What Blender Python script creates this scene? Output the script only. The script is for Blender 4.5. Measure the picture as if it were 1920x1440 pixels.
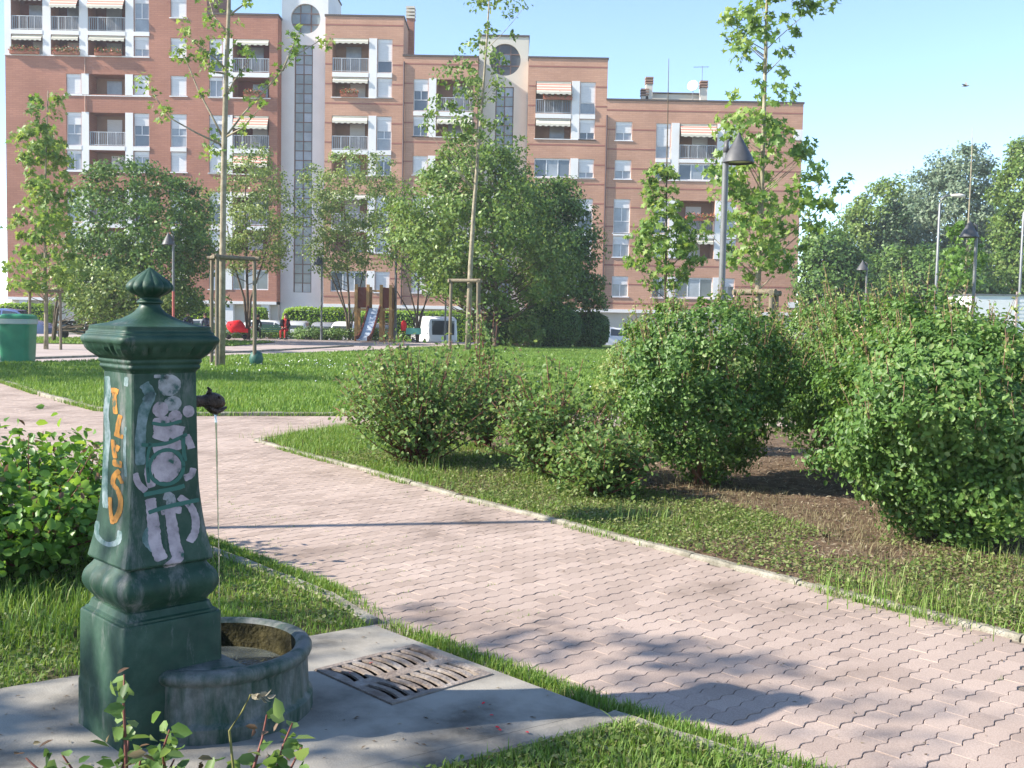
import bpy, bmesh, math, random
import numpy as np
from mathutils import Vector, Matrix

# ------------------------------------------------------------------ camera, sky, sun, exposure
scene = bpy.context.scene
for o in list(bpy.data.objects):
    bpy.data.objects.remove(o)
COL = scene.collection
rad = math.radians
FPX, EYE = 2000.0, 1.5
PITCH, ROLL = rad(3.66), rad(1.1)
CAMR = Matrix.Rotation(math.pi / 2 - PITCH, 3, 'X') @ Matrix.Rotation(ROLL, 3, 'Z')
cam = bpy.data.cameras.new('camera')
cam.sensor_width = 36.0
cam.lens = 36.0 * FPX / 1920.0
cam.clip_end = 3000
cam.clip_start = 0.05
camo = bpy.data.objects.new('camera', cam)
camo.matrix_world = Matrix.Translation((0, 0, EYE)) @ CAMR.to_4x4()
COL.objects.link(camo)
scene.camera = camo

SUN_EL, SUN_AZ = rad(33), rad(11)          # azimuth of travel, measured from +X towards +Y
LDIR = Vector((math.cos(SUN_AZ) * math.cos(SUN_EL), math.sin(SUN_AZ) * math.cos(SUN_EL), -math.sin(SUN_EL)))
world = bpy.data.worlds.new('World')
scene.world = world
world.use_nodes = True
wn = world.node_tree
wn.nodes.clear()
sky = wn.nodes.new('ShaderNodeTexSky')
sky.sky_type = 'NISHITA'
sky.sun_disc = False
sky.sun_elevation = SUN_EL
sky.sun_rotation = math.atan2(-LDIR.x, -LDIR.y)
sky.air_density = 0.9
sky.dust_density = 0.1
sky.ozone_density = 1.7
sky.altitude = 1500
bgn = wn.nodes.new('ShaderNodeBackground')
bgn.inputs['Strength'].default_value = 0.13
wo = wn.nodes.new('ShaderNodeOutputWorld')
wn.links.new(sky.outputs[0], bgn.inputs[0])
wn.links.new(bgn.outputs[0], wo.inputs[0])
sun = bpy.data.lights.new('sun', 'SUN')
sun.energy = 4.6
sun.angle = rad(0.53)
sun.color = (1.0, 0.93, 0.82)
suno = bpy.data.objects.new('sun', sun)
suno.rotation_euler = LDIR.to_track_quat('-Z', 'Y').to_euler()
suno.location = (-30, -10, 40)
COL.objects.link(suno)
vs = scene.view_settings
vs.view_transform = 'Standard'
vs.look = 'None'
vs.exposure = 1.4
vs.gamma = 1.0
vs.use_curve_mapping = False

# ------------------------------------------------------------------ helpers
def ray(px, py):
    return CAMR @ Vector(((px - 960) / FPX, -(py - 720) / FPX, -1))
def G(px, py, z=0.0):
    d = ray(px, py); t = (z - EYE) / d.z
    return Vector((d.x * t, d.y * t, z))
def at(px, py, Y):
    d = ray(px, py); t = Y / d.y
    return Vector((d.x * t, Y, EYE + d.z * t))

def link(o, parent=None):
    COL.objects.link(o)
    if parent is not None:
        o.parent = parent
    return o
def tag(o, label, cat, group=None):
    o['label'] = label; o['category'] = cat
    if group: o['group'] = group
    return o
def empty(name, loc=(0, 0, 0), rz=0.0):
    o = bpy.data.objects.new(name, None)
    o.empty_display_size = 0.2
    o.location = loc; o.rotation_euler = (0, 0, rz)
    return link(o)
def copy_tree(o, parent=None):
    c = o.copy(); link(c, parent)
    for ch in list(o.children):
        copy_tree(ch, c)
    return c

def np_mesh(name, V, loops, sizes, smooth=False, attr=None):
    V = np.asarray(V, dtype=np.float32); loops = np.asarray(loops, dtype=np.int32); sizes = np.asarray(sizes, dtype=np.int32)
    me = bpy.data.meshes.new(name)
    me.vertices.add(len(V)); me.vertices.foreach_set('co', V.ravel())
    me.loops.add(len(loops)); me.loops.foreach_set('vertex_index', loops)
    me.polygons.add(len(sizes))
    st = np.zeros(len(sizes), dtype=np.int32); st[1:] = np.cumsum(sizes)[:-1]
    me.polygons.foreach_set('loop_start', st)
    try: me.polygons.foreach_set('loop_total', sizes)
    except Exception: pass
    if attr is not None:
        a = me.attributes.new('rnd', 'FLOAT', 'POINT'); a.data.foreach_set('value', np.asarray(attr, dtype=np.float32))
    if smooth:
        me.polygons.foreach_set('use_smooth', np.ones(len(sizes), dtype=bool))
    me.update(calc_edges=True)
    return me

class MB:
    def __init__(s): s.v = []; s.f = []; s.m = []
    def quad(s, a, b, c, d, mi=0):
        n = len(s.v); s.v += [tuple(a), tuple(b), tuple(c), tuple(d)]; s.f.append((n, n + 1, n + 2, n + 3)); s.m.append(mi)
    def poly(s, pts, mi=0):
        n = len(s.v); s.v += [tuple(p) for p in pts]; s.f.append(tuple(range(n, n + len(pts)))); s.m.append(mi)
    def box(s, x0, x1, y0, y1, z0, z1, mi=0):
        n = len(s.v)
        s.v += [(x0, y0, z0), (x1, y0, z0), (x1, y1, z0), (x0, y1, z0), (x0, y0, z1), (x1, y0, z1), (x1, y1, z1), (x0, y1, z1)]
        for f in ((0, 3, 2, 1), (4, 5, 6, 7), (0, 1, 5, 4), (1, 2, 6, 5), (2, 3, 7, 6), (3, 0, 4, 7)):
            s.f.append(tuple(n + i for i in f)); s.m.append(mi)
    def prism(s, pts, z0, z1, mi=0, inset=0.0, dz=0.0):
        k = len(pts); n = len(s.v)
        c = Vector((sum(p[0] for p in pts) / k, sum(p[1] for p in pts) / k))
        s.v += [(p[0], p[1], z0) for p in pts] + [(p[0], p[1], z1 - dz) for p in pts]
        for i in range(k):
            j = (i + 1) % k; s.f.append((n + i, n + j, n + k + j, n + k + i)); s.m.append(mi)
        if inset:
            m = len(s.v)
            for p in pts:
                d = Vector(p[:2]) - c; q = c + d * (1 - inset / max(d.length, 1e-6)); s.v.append((q.x, q.y, z1))
            for i in range(k):
                j = (i + 1) % k; s.f.append((n + k + i, n + k + j, m + j, m + i)); s.m.append(mi)
            s.f.append(tuple(range(m, m + k)))
        else:
            s.f.append(tuple(range(n + k, n + 2 * k)))
        s.m.append(mi)
        s.f.append(tuple(range(n + k - 1, n - 1, -1))); s.m.append(mi)
    def rings(s, rings, cap0=True, cap1=True, mi=0):
        k = len(rings[0]); n = len(s.v)
        for r in rings: s.v += [tuple(p) for p in r]
        for i in range(len(rings) - 1):
            for j in range(k):
                a = n + i * k + j; b = n + i * k + (j + 1) % k
                s.f.append((a, b, b + k, a + k)); s.m.append(mi)
        if cap0: s.f.append(tuple(range(n + k - 1, n - 1, -1))); s.m.append(mi)
        if cap1: e = n + (len(rings) - 1) * k; s.f.append(tuple(range(e, e + k))); s.m.append(mi)
    def tube(s, pts, radii, sides=6, mi=0):
        pts = [Vector(p) for p in pts]
        if not hasattr(radii, '__len__'): radii = [radii] * len(pts)
        R = []
        for i, p in enumerate(pts):
            d = (pts[min(i + 1, len(pts) - 1)] - pts[max(i - 1, 0)])
            d = d.normalized() if d.length > 1e-9 else Vector((0, 0, 1))
            up = Vector((0, 0, 1)) if abs(d.z) < 0.9 else Vector((1, 0, 0))
            a = d.cross(up).normalized(); b = a.cross(d).normalized()
            R.append([p + (a * math.cos(2 * math.pi * k / sides) + b * math.sin(2 * math.pi * k / sides)) * radii[i] for k in range(sides)])
        s.rings(R, mi=mi)
    def lathe(s, prof, sides=24, cx=0, cy=0, mi=0, caps=True):
        s.rings([[(cx + r * math.cos(2 * math.pi * k / sides), cy + r * math.sin(2 * math.pi * k / sides), z) for k in range(sides)] for r, z in prof], caps, caps, mi)
    def build(s, name, mats, parent=None, smooth=False, loc=None, rz=None, angle=None):
        me = bpy.data.meshes.new(name)
        me.from_pydata(s.v, [], s.f)
        if not isinstance(mats, (list, tuple)): mats = [mats]
        for m in mats: me.materials.append(m)
        if len(mats) > 1: me.polygons.foreach_set('material_index', s.m)
        if smooth: me.polygons.foreach_set('use_smooth', [True] * len(s.f))
        me.update()
        o = bpy.data.objects.new(name, me)
        if smooth and angle:
            try: me.set_sharp_from_angle(angle=rad(angle))
            except Exception: pass
        if loc is not None: o.location = loc
        if rz is not None: o.rotation_euler = (0, 0, rz)
        return link(o, parent)

# ------------------------------------------------------------------ materials
def mnew(name):
    m = bpy.data.materials.new(name); m.use_nodes = True
    nt = m.node_tree; b = nt.nodes['Principled BSDF']
    return m, nt, b
def N(nt, typ, **kw):
    n = nt.nodes.new(typ)
    for k, v in kw.items():
        if k in n.inputs.keys(): n.inputs[k].default_value = v
        else: setattr(n, k, v)
    return n
def ramp(nt, stops):
    r = nt.nodes.new('ShaderNodeValToRGB')
    e = r.color_ramp.elements
    while len(e) < len(stops): e.new(0.5)
    for el, (p, c) in zip(e, stops): el.position = p; el.color = (*c, 1)
    return r
def obco(nt):
    return nt.nodes.new('ShaderNodeTexCoord').outputs['Object']
def pmat(name, stops, scale=3.0, rough=0.7, spec=0.3, bump=0.0, bscale=None, detail=6.0, metal=0.0, coat=0.0, stretch=None, distort=0.0):
    m, nt, b = mnew(name)
    co = obco(nt)
    if stretch:
        mp = nt.nodes.new('ShaderNodeMapping'); mp.inputs['Scale'].default_value = stretch
        nt.links.new(co, mp.inputs[0]); co = mp.outputs[0]
    nz = N(nt, 'ShaderNodeTexNoise', Scale=scale, Detail=detail, Roughness=0.62, Distortion=distort)
    nt.links.new(co, nz.inputs['Vector'])
    r = ramp(nt, stops)
    nt.links.new(nz.outputs[0], r.inputs[0]); nt.links.new(r.outputs[0], b.inputs['Base Color'])
    b.inputs['Roughness'].default_value = rough
    b.inputs['Specular IOR Level'].default_value = spec
    b.inputs['Metallic'].default_value = metal
    if coat: b.inputs['Coat Weight'].default_value = coat; b.inputs['Coat Roughness'].default_value = 0.15
    if bump:
        n2 = N(nt, 'ShaderNodeTexNoise', Scale=bscale or scale * 6, Detail=5.0)
        nt.links.new(co, n2.inputs['Vector'])
        bp = N(nt, 'ShaderNodeBump', Strength=bump, Distance=0.02)
        nt.links.new(n2.outputs[0], bp.inputs['Height']); nt.links.new(bp.outputs[0], b.inputs['Normal'])
    return m
def flat(name, c, rough=0.6, spec=0.3, v=0.12, scale=4.0, metal=0.0, bump=0.0, coat=0.0):
    lo = tuple(x * (1 - v) for x in c); hi = tuple(min(1, x * (1 + v)) for x in c)
    return pmat(name, [(0.3, lo), (0.7, hi)], scale, rough, spec, bump, metal=metal, coat=coat)
LEAF_GAIN = (1.5, 1.5, 1.45)
def leafmat(name, cols, trans=0.35, rough=0.45, spec=0.35):
    cols = [(min(.5, c[0] * LEAF_GAIN[0]), min(.5, c[1] * LEAF_GAIN[1]), min(.5, c[2] * LEAF_GAIN[2])) for c in cols]
    m, nt, b = mnew(name)
    a = nt.nodes.new('ShaderNodeAttribute'); a.attribute_name = 'rnd'
    k = len(cols)
    r = ramp(nt, [(i / (k - 1), c) for i, c in enumerate(cols)])
    nt.links.new(a.outputs['Fac'], r.inputs[0])
    nt.links.new(r.outputs[0], b.inputs['Base Color'])
    b.inputs['Roughness'].default_value = rough; b.inputs['Specular IOR Level'].default_value = spec
    tr = nt.nodes.new('ShaderNodeBsdfTranslucent')
    hs = N(nt, 'ShaderNodeHueSaturation', Hue=0.48, Saturation=1.1, Value=1.35)
    nt.links.new(r.outputs[0], hs.inputs['Color']); nt.links.new(hs.outputs[0], tr.inputs[0])
    mx = nt.nodes.new('ShaderNodeMixShader'); mx.inputs[0].default_value = trans
    nt.links.new(b.outputs[0], mx.inputs[1]); nt.links.new(tr.outputs[0], mx.inputs[2])
    nt.links.new(mx.outputs[0], nt.nodes['Material Output'].inputs[0])
    return m
def brickmat(name, c1, c2, mortar, bw=0.5, bh=0.14):
    m, nt, b = mnew(name)
    co = obco(nt)
    sep = nt.nodes.new('ShaderNodeSeparateXYZ'); nt.links.new(co, sep.inputs[0])
    add = N(nt, 'ShaderNodeMath', operation='ADD'); nt.links.new(sep.outputs[0], add.inputs[0]); nt.links.new(sep.outputs[1], add.inputs[1])
    cmb = nt.nodes.new('ShaderNodeCombineXYZ'); nt.links.new(add.outputs[0], cmb.inputs[0]); nt.links.new(sep.outputs[2], cmb.inputs[1])
    br = nt.nodes.new('ShaderNodeTexBrick')
    br.inputs['Color1'].default_value = (*c1, 1); br.inputs['Color2'].default_value = (*c2, 1); br.inputs['Mortar'].default_value = (*mortar, 1)
    br.inputs['Scale'].default_value = 1.0; br.inputs['Brick Width'].default_value = bw; br.inputs['Row Height'].default_value = bh
    br.inputs['Mortar Size'].default_value = 0.02; br.inputs['Mortar Smooth'].default_value = 0.4
    nt.links.new(cmb.outputs[0], br.inputs['Vector'])
    nz = N(nt, 'ShaderNodeTexNoise', Scale=0.35, Detail=8.0); nt.links.new(co, nz.inputs['Vector'])
    r = ramp(nt, [(0.3, (0.82, 0.8, 0.8)), (0.7, (1.08, 1.08, 1.08))])
    nt.links.new(nz.outputs[0], r.inputs[0])
    mx = N(nt, 'ShaderNodeMix', data_type='RGBA', blend_type='MULTIPLY'); mx.inputs[0].default_value = 1.0
    nt.links.new(br.outputs[0], mx.inputs[6]); nt.links.new(r.outputs[0], mx.inputs[7])
    nt.links.new(mx.outputs[2], b.inputs['Base Color'])
    bp = N(nt, 'ShaderNodeBump', Strength=0.25, Distance=0.02); nt.links.new(br.outputs['Fac'], bp.inputs['Height']); bp.invert = True
    nt.links.new(bp.outputs[0], b.inputs['Normal'])
    b.inputs['Roughness'].default_value = 0.9; b.inputs['Specular IOR Level'].default_value = 0.15
    return m

M = {}
M['soil'] = pmat('soil', [(0.3, (0.07, 0.045, 0.03)), (0.5, (0.135, 0.092, 0.06)), (0.72, (0.225, 0.16, 0.105))], 9, 0.95, 0.1, 0.8, 60)
M['far_ground'] = pmat('far_ground', [(0.35, (0.1, 0.1, 0.09)), (0.65, (0.16, 0.155, 0.14))], 0.5, 0.95, 0.1)
M['grass_base'] = pmat('grass_base', [(0.3, (0.05, 0.085, 0.02)), (0.5, (0.075, 0.13, 0.028)), (0.7, (0.11, 0.16, 0.045))], 2.2, 0.95, 0.1, 0.6, 50)
M['verge'] = pmat('verge', [(0.32, (0.10, 0.075, 0.045)), (0.5, (0.09, 0.10, 0.04)), (0.62, (0.07, 0.12, 0.03))], 2.6, 0.95, 0.1, 0.8, 45)
M['joint'] = pmat('joint', [(0.35, (0.16, 0.13, 0.105)), (0.62, (0.235, 0.19, 0.155)), (0.75, (0.13, 0.145, 0.07))], 5, 0.95, 0.1, 0.6, 80)
M['plaza'] = pmat('plaza', [(0.25, (0.30, 0.245, 0.225)), (0.5, (0.38, 0.315, 0.29)), (0.75, (0.44, 0.37, 0.34))], 0.6, 0.9, 0.2, 0.3, 14)
def paver_mat():
    m, nt, b = mnew('paver_concrete')
    geo = nt.nodes.new('ShaderNodeNewGeometry')
    co = nt.nodes.new('ShaderNodeTexCoord').outputs['Object']
    nz = N(nt, 'ShaderNodeTexNoise', Scale=1.1, Detail=7.0, Roughness=0.6); nt.links.new(geo.outputs['Position'], nz.inputs['Vector'])
    fine = N(nt, 'ShaderNodeTexNoise', Scale=170.0, Detail=3.0); nt.links.new(geo.outputs['Position'], fine.inputs['Vector'])
    r = ramp(nt, [(0.3, (0.245, 0.19, 0.158)), (0.46, (0.37, 0.29, 0.244)), (0.72, (0.43, 0.342, 0.29))])
    nt.links.new(nz.outputs[0], r.inputs[0])
    rr = ramp(nt, [(0.3, (0.80, 0.79, 0.78)), (0.7, (1.14, 1.14, 1.14))]); nt.links.new(fine.outputs[0], rr.inputs[0])
    mx = N(nt, 'ShaderNodeMix', data_type='RGBA', blend_type='MULTIPLY'); mx.inputs[0].default_value = 1.0
    nt.links.new(r.outputs[0], mx.inputs[6]); nt.links.new(rr.outputs[0], mx.inputs[7])
    rn = ramp(nt, [(0.0, (0.84, 0.83, 0.82)), (0.5, (0.98, 0.98, 0.98)), (1.0, (1.06, 1.06, 1.06))]); nt.links.new(geo.outputs['Random Per Island'], rn.inputs[0])
    oi = nt.nodes.new('ShaderNodeObjectInfo'); rn2 = ramp(nt, [(0.0, (0.86, 0.85, 0.85)), (1.0, (1.05, 1.05, 1.05))]); nt.links.new(oi.outputs['Random'], rn2.inputs[0])
    m2 = N(nt, 'ShaderNodeMix', data_type='RGBA', blend_type='MULTIPLY'); m2.inputs[0].default_value = 1.0
    nt.links.new(mx.outputs[2], m2.inputs[6]); nt.links.new(rn.outputs[0], m2.inputs[7])
    m3 = N(nt, 'ShaderNodeMix', data_type='RGBA', blend_type='MULTIPLY'); m3.inputs[0].default_value = 1.0
    nt.links.new(m2.outputs[2], m3.inputs[6]); nt.links.new(rn2.outputs[0], m3.inputs[7])
    nt.links.new(m3.outputs[2], b.inputs['Base Color'])
    b.inputs['Roughness'].default_value = 0.9; b.inputs['Specular IOR Level'].default_value = 0.2
    bp = N(nt, 'ShaderNodeBump', Strength=0.35, Distance=0.004); nt.links.new(fine.outputs[0], bp.inputs['Height']); nt.links.new(bp.outputs[0], b.inputs['Normal'])
    return m
M['paver'] = paver_mat()
M['kerb'] = pmat('kerb_concrete', [(0.3, (0.12, 0.11, 0.08)), (0.5, (0.25, 0.23, 0.18)), (0.75, (0.34, 0.315, 0.26))], 7.5, 0.92, 0.2, 0.6, 70)
M['slab'] = pmat('slab_concrete', [(0.30, (0.10, 0.092, 0.078)), (0.42, (0.205, 0.19, 0.163)), (0.56, (0.30, 0.277, 0.238)), (0.78, (0.36, 0.335, 0.29))], 2.3, 0.88, 0.2, 0.18, 140)
M['rust_iron'] = pmat('rust_iron', [(0.3, (0.13, 0.095, 0.075)), (0.55, (0.24, 0.20, 0.17)), (0.75, (0.34, 0.305, 0.275))], 12, 0.75, 0.3, 0.5, 60)
M['pit'] = flat('pit', (0.02, 0.017, 0.014), 0.95, 0.1)
def green_paint(name, worn):
    m, nt, b = mnew(name)
    co = obco(nt)
    n1 = N(nt, 'ShaderNodeTexNoise', Scale=5.0, Detail=8.0, Roughness=0.68); nt.links.new(co, n1.inputs['Vector'])
    n2 = N(nt, 'ShaderNodeTexNoise', Scale=22.0, Detail=6.0, Roughness=0.7); nt.links.new(co, n2.inputs['Vector'])
    r1 = ramp(nt, [(0.3, (0.007, 0.027, 0.016)), (0.5, (0.014, 0.047, 0.028)), (0.72, (0.045, 0.09, 0.06))])
    nt.links.new(n1.outputs[0], r1.inputs[0])
    grey = ramp(nt, [(0.35, (0.085, 0.095, 0.088)), (0.7, (0.20, 0.20, 0.185))]); nt.links.new(n2.outputs[0], grey.inputs[0])
    mp = nt.nodes.new('ShaderNodeMapping'); mp.inputs['Scale'].default_value = (9, 9, 2.2); nt.links.new(co, mp.inputs[0])
    n3 = N(nt, 'ShaderNodeTexNoise', Scale=1.3, Detail=8.0, Roughness=0.72); nt.links.new(mp.outputs[0], n3.inputs['Vector'])
    wr = ramp(nt, [(0.60 - worn, (0, 0, 0)), (0.72 - worn * 0.6, (1, 1, 1))]); nt.links.new(n3.outputs[0], wr.inputs[0])
    mx = N(nt, 'ShaderNodeMix', data_type='RGBA')
    nt.links.new(wr.outputs[0], mx.inputs[0]); nt.links.new(r1.outputs[0], mx.inputs[6]); nt.links.new(grey.outputs[0], mx.inputs[7])
    nt.links.new(mx.outputs[2], b.inputs['Base Color'])
    rr = ramp(nt, [(0.3, (0.38,) * 3), (0.7, (0.74,) * 3)]); nt.links.new(n2.outputs[0], rr.inputs[0]); nt.links.new(rr.outputs[0], b.inputs['Roughness'])
    b.inputs['Specular IOR Level'].default_value = 0.34
    bp = N(nt, 'ShaderNodeBump', Strength=0.22, Distance=0.004); nt.links.new(n2.outputs[0], bp.inputs['Height']); nt.links.new(bp.outputs[0], b.inputs['Normal'])
    return m
M['green'] = green_paint('green_cast_iron', 0.03)
M['green_worn'] = green_paint('green_cast_iron_worn', 0.07)
M['basin'] = green_paint('basin_stone', 0.22)
M['moss'] = pmat('moss', [(0.3, (0.012, 0.011, 0.005)), (0.55, (0.038, 0.033, 0.012)), (0.75, (0.075, 0.062, 0.026))], 14, 0.9, 0.2, 0.8, 60)
M['spout'] = pmat('spout_bronze', [(0.3, (0.025, 0.018, 0.016)), (0.6, (0.085, 0.055, 0.042)), (0.8, (0.15, 0.10, 0.07))], 40, 0.4, 0.5, 0.6, 160, metal=0.45)
M['pink'] = pmat('graffiti_pink', [(0.34, (0.03, 0.09, 0.07)), (0.41, (0.30, 0.235, 0.255)), (0.65, (0.52, 0.415, 0.44))], 17, 0.6, 0.25)
M['pale'] = pmat('graffiti_pale', [(0.36, (0.05, 0.10, 0.09)), (0.44, (0.27, 0.26, 0.26)), (0.65, (0.44, 0.41, 0.42))], 20, 0.7, 0.2)
M['haze_paint'] = pmat('graffiti_grey', [(0.38, (0.06, 0.12, 0.11)), (0.62, (0.22, 0.27, 0.28))], 26, 0.6, 0.3)
M['orange'] = pmat('graffiti_orange', [(0.36, (0.05, 0.08, 0.05)), (0.44, (0.28, 0.12, 0.02)), (0.65, (0.44, 0.20, 0.03))], 24, 0.6, 0.3)
M['line_green'] = flat('graffiti_green', (0.02, 0.11, 0.085), 0.45, 0.4)
M['wood_stake'] = pmat('stake_wood', [(0.3, (0.13, 0.105, 0.075)), (0.7, (0.25, 0.21, 0.15))], 3, 0.85, 0.15, 0.4, 30, stretch=(12, 12, 1))
M['bark'] = pmat('bark', [(0.3, (0.07, 0.055, 0.04)), (0.7, (0.17, 0.135, 0.10))], 3, 0.92, 0.1, 0.6, 30, stretch=(8, 8, 2))
M['bark_plane'] = pmat('bark_plane', [(0.3, (0.17, 0.145, 0.10)), (0.55, (0.30, 0.26, 0.185)), (0.75, (0.40, 0.36, 0.27))], 5, 0.88, 0.15, 0.4, 30)
M['twig'] = flat('twig', (0.20, 0.12, 0.08), 0.85, 0.15)
M['rose_stem'] = flat('rose_stem', (0.16, 0.055, 0.04), 0.6, 0.3, 0.3, 30)
M['lamp'] = flat('lamp_grey', (0.075, 0.075, 0.078), 0.5, 0.4, 0.2, 9)
M['post_metal'] = flat('post_metal', (0.16, 0.165, 0.165), 0.5, 0.4, 0.15, 6, metal=0.3)
M['galv'] = flat('galvanised', (0.17, 0.18, 0.185), 0.45, 0.4, 0.1, 6, metal=0.4)
M['lamp_glass'] = flat('lamp_glass', (0.75, 0.68, 0.58), 0.3, 0.5)
M['bin'] = pmat('bin_plastic', [(0.3, (0.018, 0.16, 0.075)), (0.7, (0.03, 0.225, 0.11))], 3, 0.5, 0.4, 0.1)
M['bin_band'] = flat('bin_band', (0.34, 0.40, 0.36), 0.5, 0.4)
M['white'] = flat('white_paint', (0.74, 0.74, 0.74), 0.6, 0.3, 0.05)
M['white_wall'] = flat('white_render', (0.72, 0.71, 0.69), 0.9, 0.15, 0.05, 0.7)
M['cream'] = flat('cream_plaster', (0.58, 0.54, 0.46), 0.9, 0.15, 0.06, 0.7)
M['shutter'] = pmat('roller_shutter', [(0.35, (0.60, 0.60, 0.60)), (0.65, (0.70, 0.70, 0.70))], 2, 0.7, 0.3, stretch=(1, 1, 14))
M['glass'] = flat('window_glass', (0.10, 0.12, 0.14), 0.06, 0.8, 0.3, 0.5)
M['glass_dark'] = flat('dark_glass', (0.07, 0.075, 0.085), 0.35, 0.4, 0.3, 0.5)
M['glass_mid'] = flat('curtained_glass', (0.30, 0.33, 0.36), 0.12, 0.6, 0.25, 0.8)
M['glass_strip'] = flat('stair_glass', (0.22, 0.25, 0.25), 0.15, 0.6, 0.3, 0.5)
M['mullion'] = flat('mullion', (0.16, 0.10, 0.085), 0.6, 0.3)
M['rail'] = flat('railing_metal', (0.46, 0.47, 0.48), 0.5, 0.4, metal=0.2)
M['mesh_panel'] = flat('railing_panel', (0.20, 0.205, 0.215), 0.6, 0.3, 0.15, 2)
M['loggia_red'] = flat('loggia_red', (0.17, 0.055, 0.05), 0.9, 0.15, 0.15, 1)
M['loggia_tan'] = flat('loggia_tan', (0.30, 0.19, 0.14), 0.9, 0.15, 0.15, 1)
M['awn'] = flat('awning_cream', (0.55, 0.52, 0.43), 0.85, 0.15, 0.06)
M['awn_red'] = flat('awning_stripe', (0.52, 0.23, 0.18), 0.85, 0.15, 0.06)
M['brickA'] = brickmat('brick_red', (0.41, 0.20, 0.138), (0.36, 0.17, 0.118), (0.325, 0.155, 0.11))
M['brickC'] = brickmat('brick_tan', (0.53, 0.312, 0.215), (0.48, 0.277, 0.19), (0.45, 0.258, 0.18))
M['band'] = flat('brick_band', (0.30, 0.135, 0.105), 0.9, 0.15, 0.12, 1)
M['coping'] = flat('roof_coping', (0.09, 0.07, 0.06), 0.7, 0.3)
M['pipe'] = flat('downpipe', (0.09, 0.055, 0.05), 0.5, 0.4)
M['pipe_tan'] = flat('downpipe_copper', (0.42, 0.25, 0.18), 0.5, 0.4)
M['terracotta'] = flat('terracotta', (0.36, 0.14, 0.08), 0.8, 0.2)
M['play_wood'] = pmat('play_wood', [(0.3, (0.34, 0.19, 0.07)), (0.7, (0.50, 0.30, 0.12))], 3, 0.7, 0.25, 0.2, 30, stretch=(10, 10, 1))
M['play_red'] = flat('play_panel_red', (0.17, 0.045, 0.03), 0.7, 0.25)
M['slide_metal'] = flat('slide_metal', (0.46, 0.52, 0.62), 0.35, 0.5, 0.12, 4, metal=0.2)
M['bench_green'] = flat('bench_green', (0.025, 0.10, 0.075), 0.55, 0.4)
M['rubber'] = flat('tyre_rubber', (0.02, 0.02, 0.02), 0.85, 0.2)
M['rim'] = flat('wheel_rim', (0.42, 0.42, 0.43), 0.4, 0.5, metal=0.6)
M['car_glass'] = flat('car_glass', (0.04, 0.05, 0.055), 0.05, 0.8)
M['headlamp'] = flat('headlamp', (0.75, 0.75, 0.72), 0.15, 0.6)
M['taillamp'] = flat('taillamp', (0.45, 0.03, 0.02), 0.2, 0.6)
M['skin'] = flat('skin', (0.50, 0.29, 0.21), 0.6, 0.3)
M['cloth_black'] = flat('cloth_black', (0.016, 0.016, 0.02), 0.9, 0.1)
M['cloth_navy'] = flat('cloth_navy', (0.03, 0.035, 0.06), 0.9, 0.1)
M['cloth_red'] = flat('cloth_red', (0.42, 0.045, 0.04), 0.85, 0.1)
M['bright_red'] = flat('fabric_bright_red', (0.72, 0.02, 0.03), 0.7, 0.2)
M['hair_grey'] = flat('hair_grey', (0.30, 0.30, 0.30), 0.8, 0.2)
M['hair_dark'] = flat('hair_dark', (0.04, 0.022, 0.015), 0.7, 0.3)
M['bird'] = flat('bird_plumage', (0.22, 0.21, 0.20), 0.9, 0.1)
M['petal'] = flat('petal', (0.55, 0.02, 0.04), 0.7, 0.2)
M['daisy'] = flat('daisy_white', (0.78, 0.78, 0.74), 0.8, 0.1)
def water_mat():
    m, nt, b = mnew('water')
    b.inputs['Base Color'].default_value = (0.75, 0.85, 0.8, 1); b.inputs['Roughness'].default_value = 0.03
    b.inputs['Transmission Weight'].default_value = 0.9; b.inputs['IOR'].default_value = 1.33
    nz = N(nt, 'ShaderNodeTexNoise', Scale=30.0, Detail=3.0); nt.links.new(obco(nt), nz.inputs['Vector'])
    bp = N(nt, 'ShaderNodeBump', Strength=0.4, Distance=0.01); nt.links.new(nz.outputs[0], bp.inputs['Height']); nt.links.new(bp.outputs[0], b.inputs['Normal'])
    return m
M['water'] = water_mat()

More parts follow.
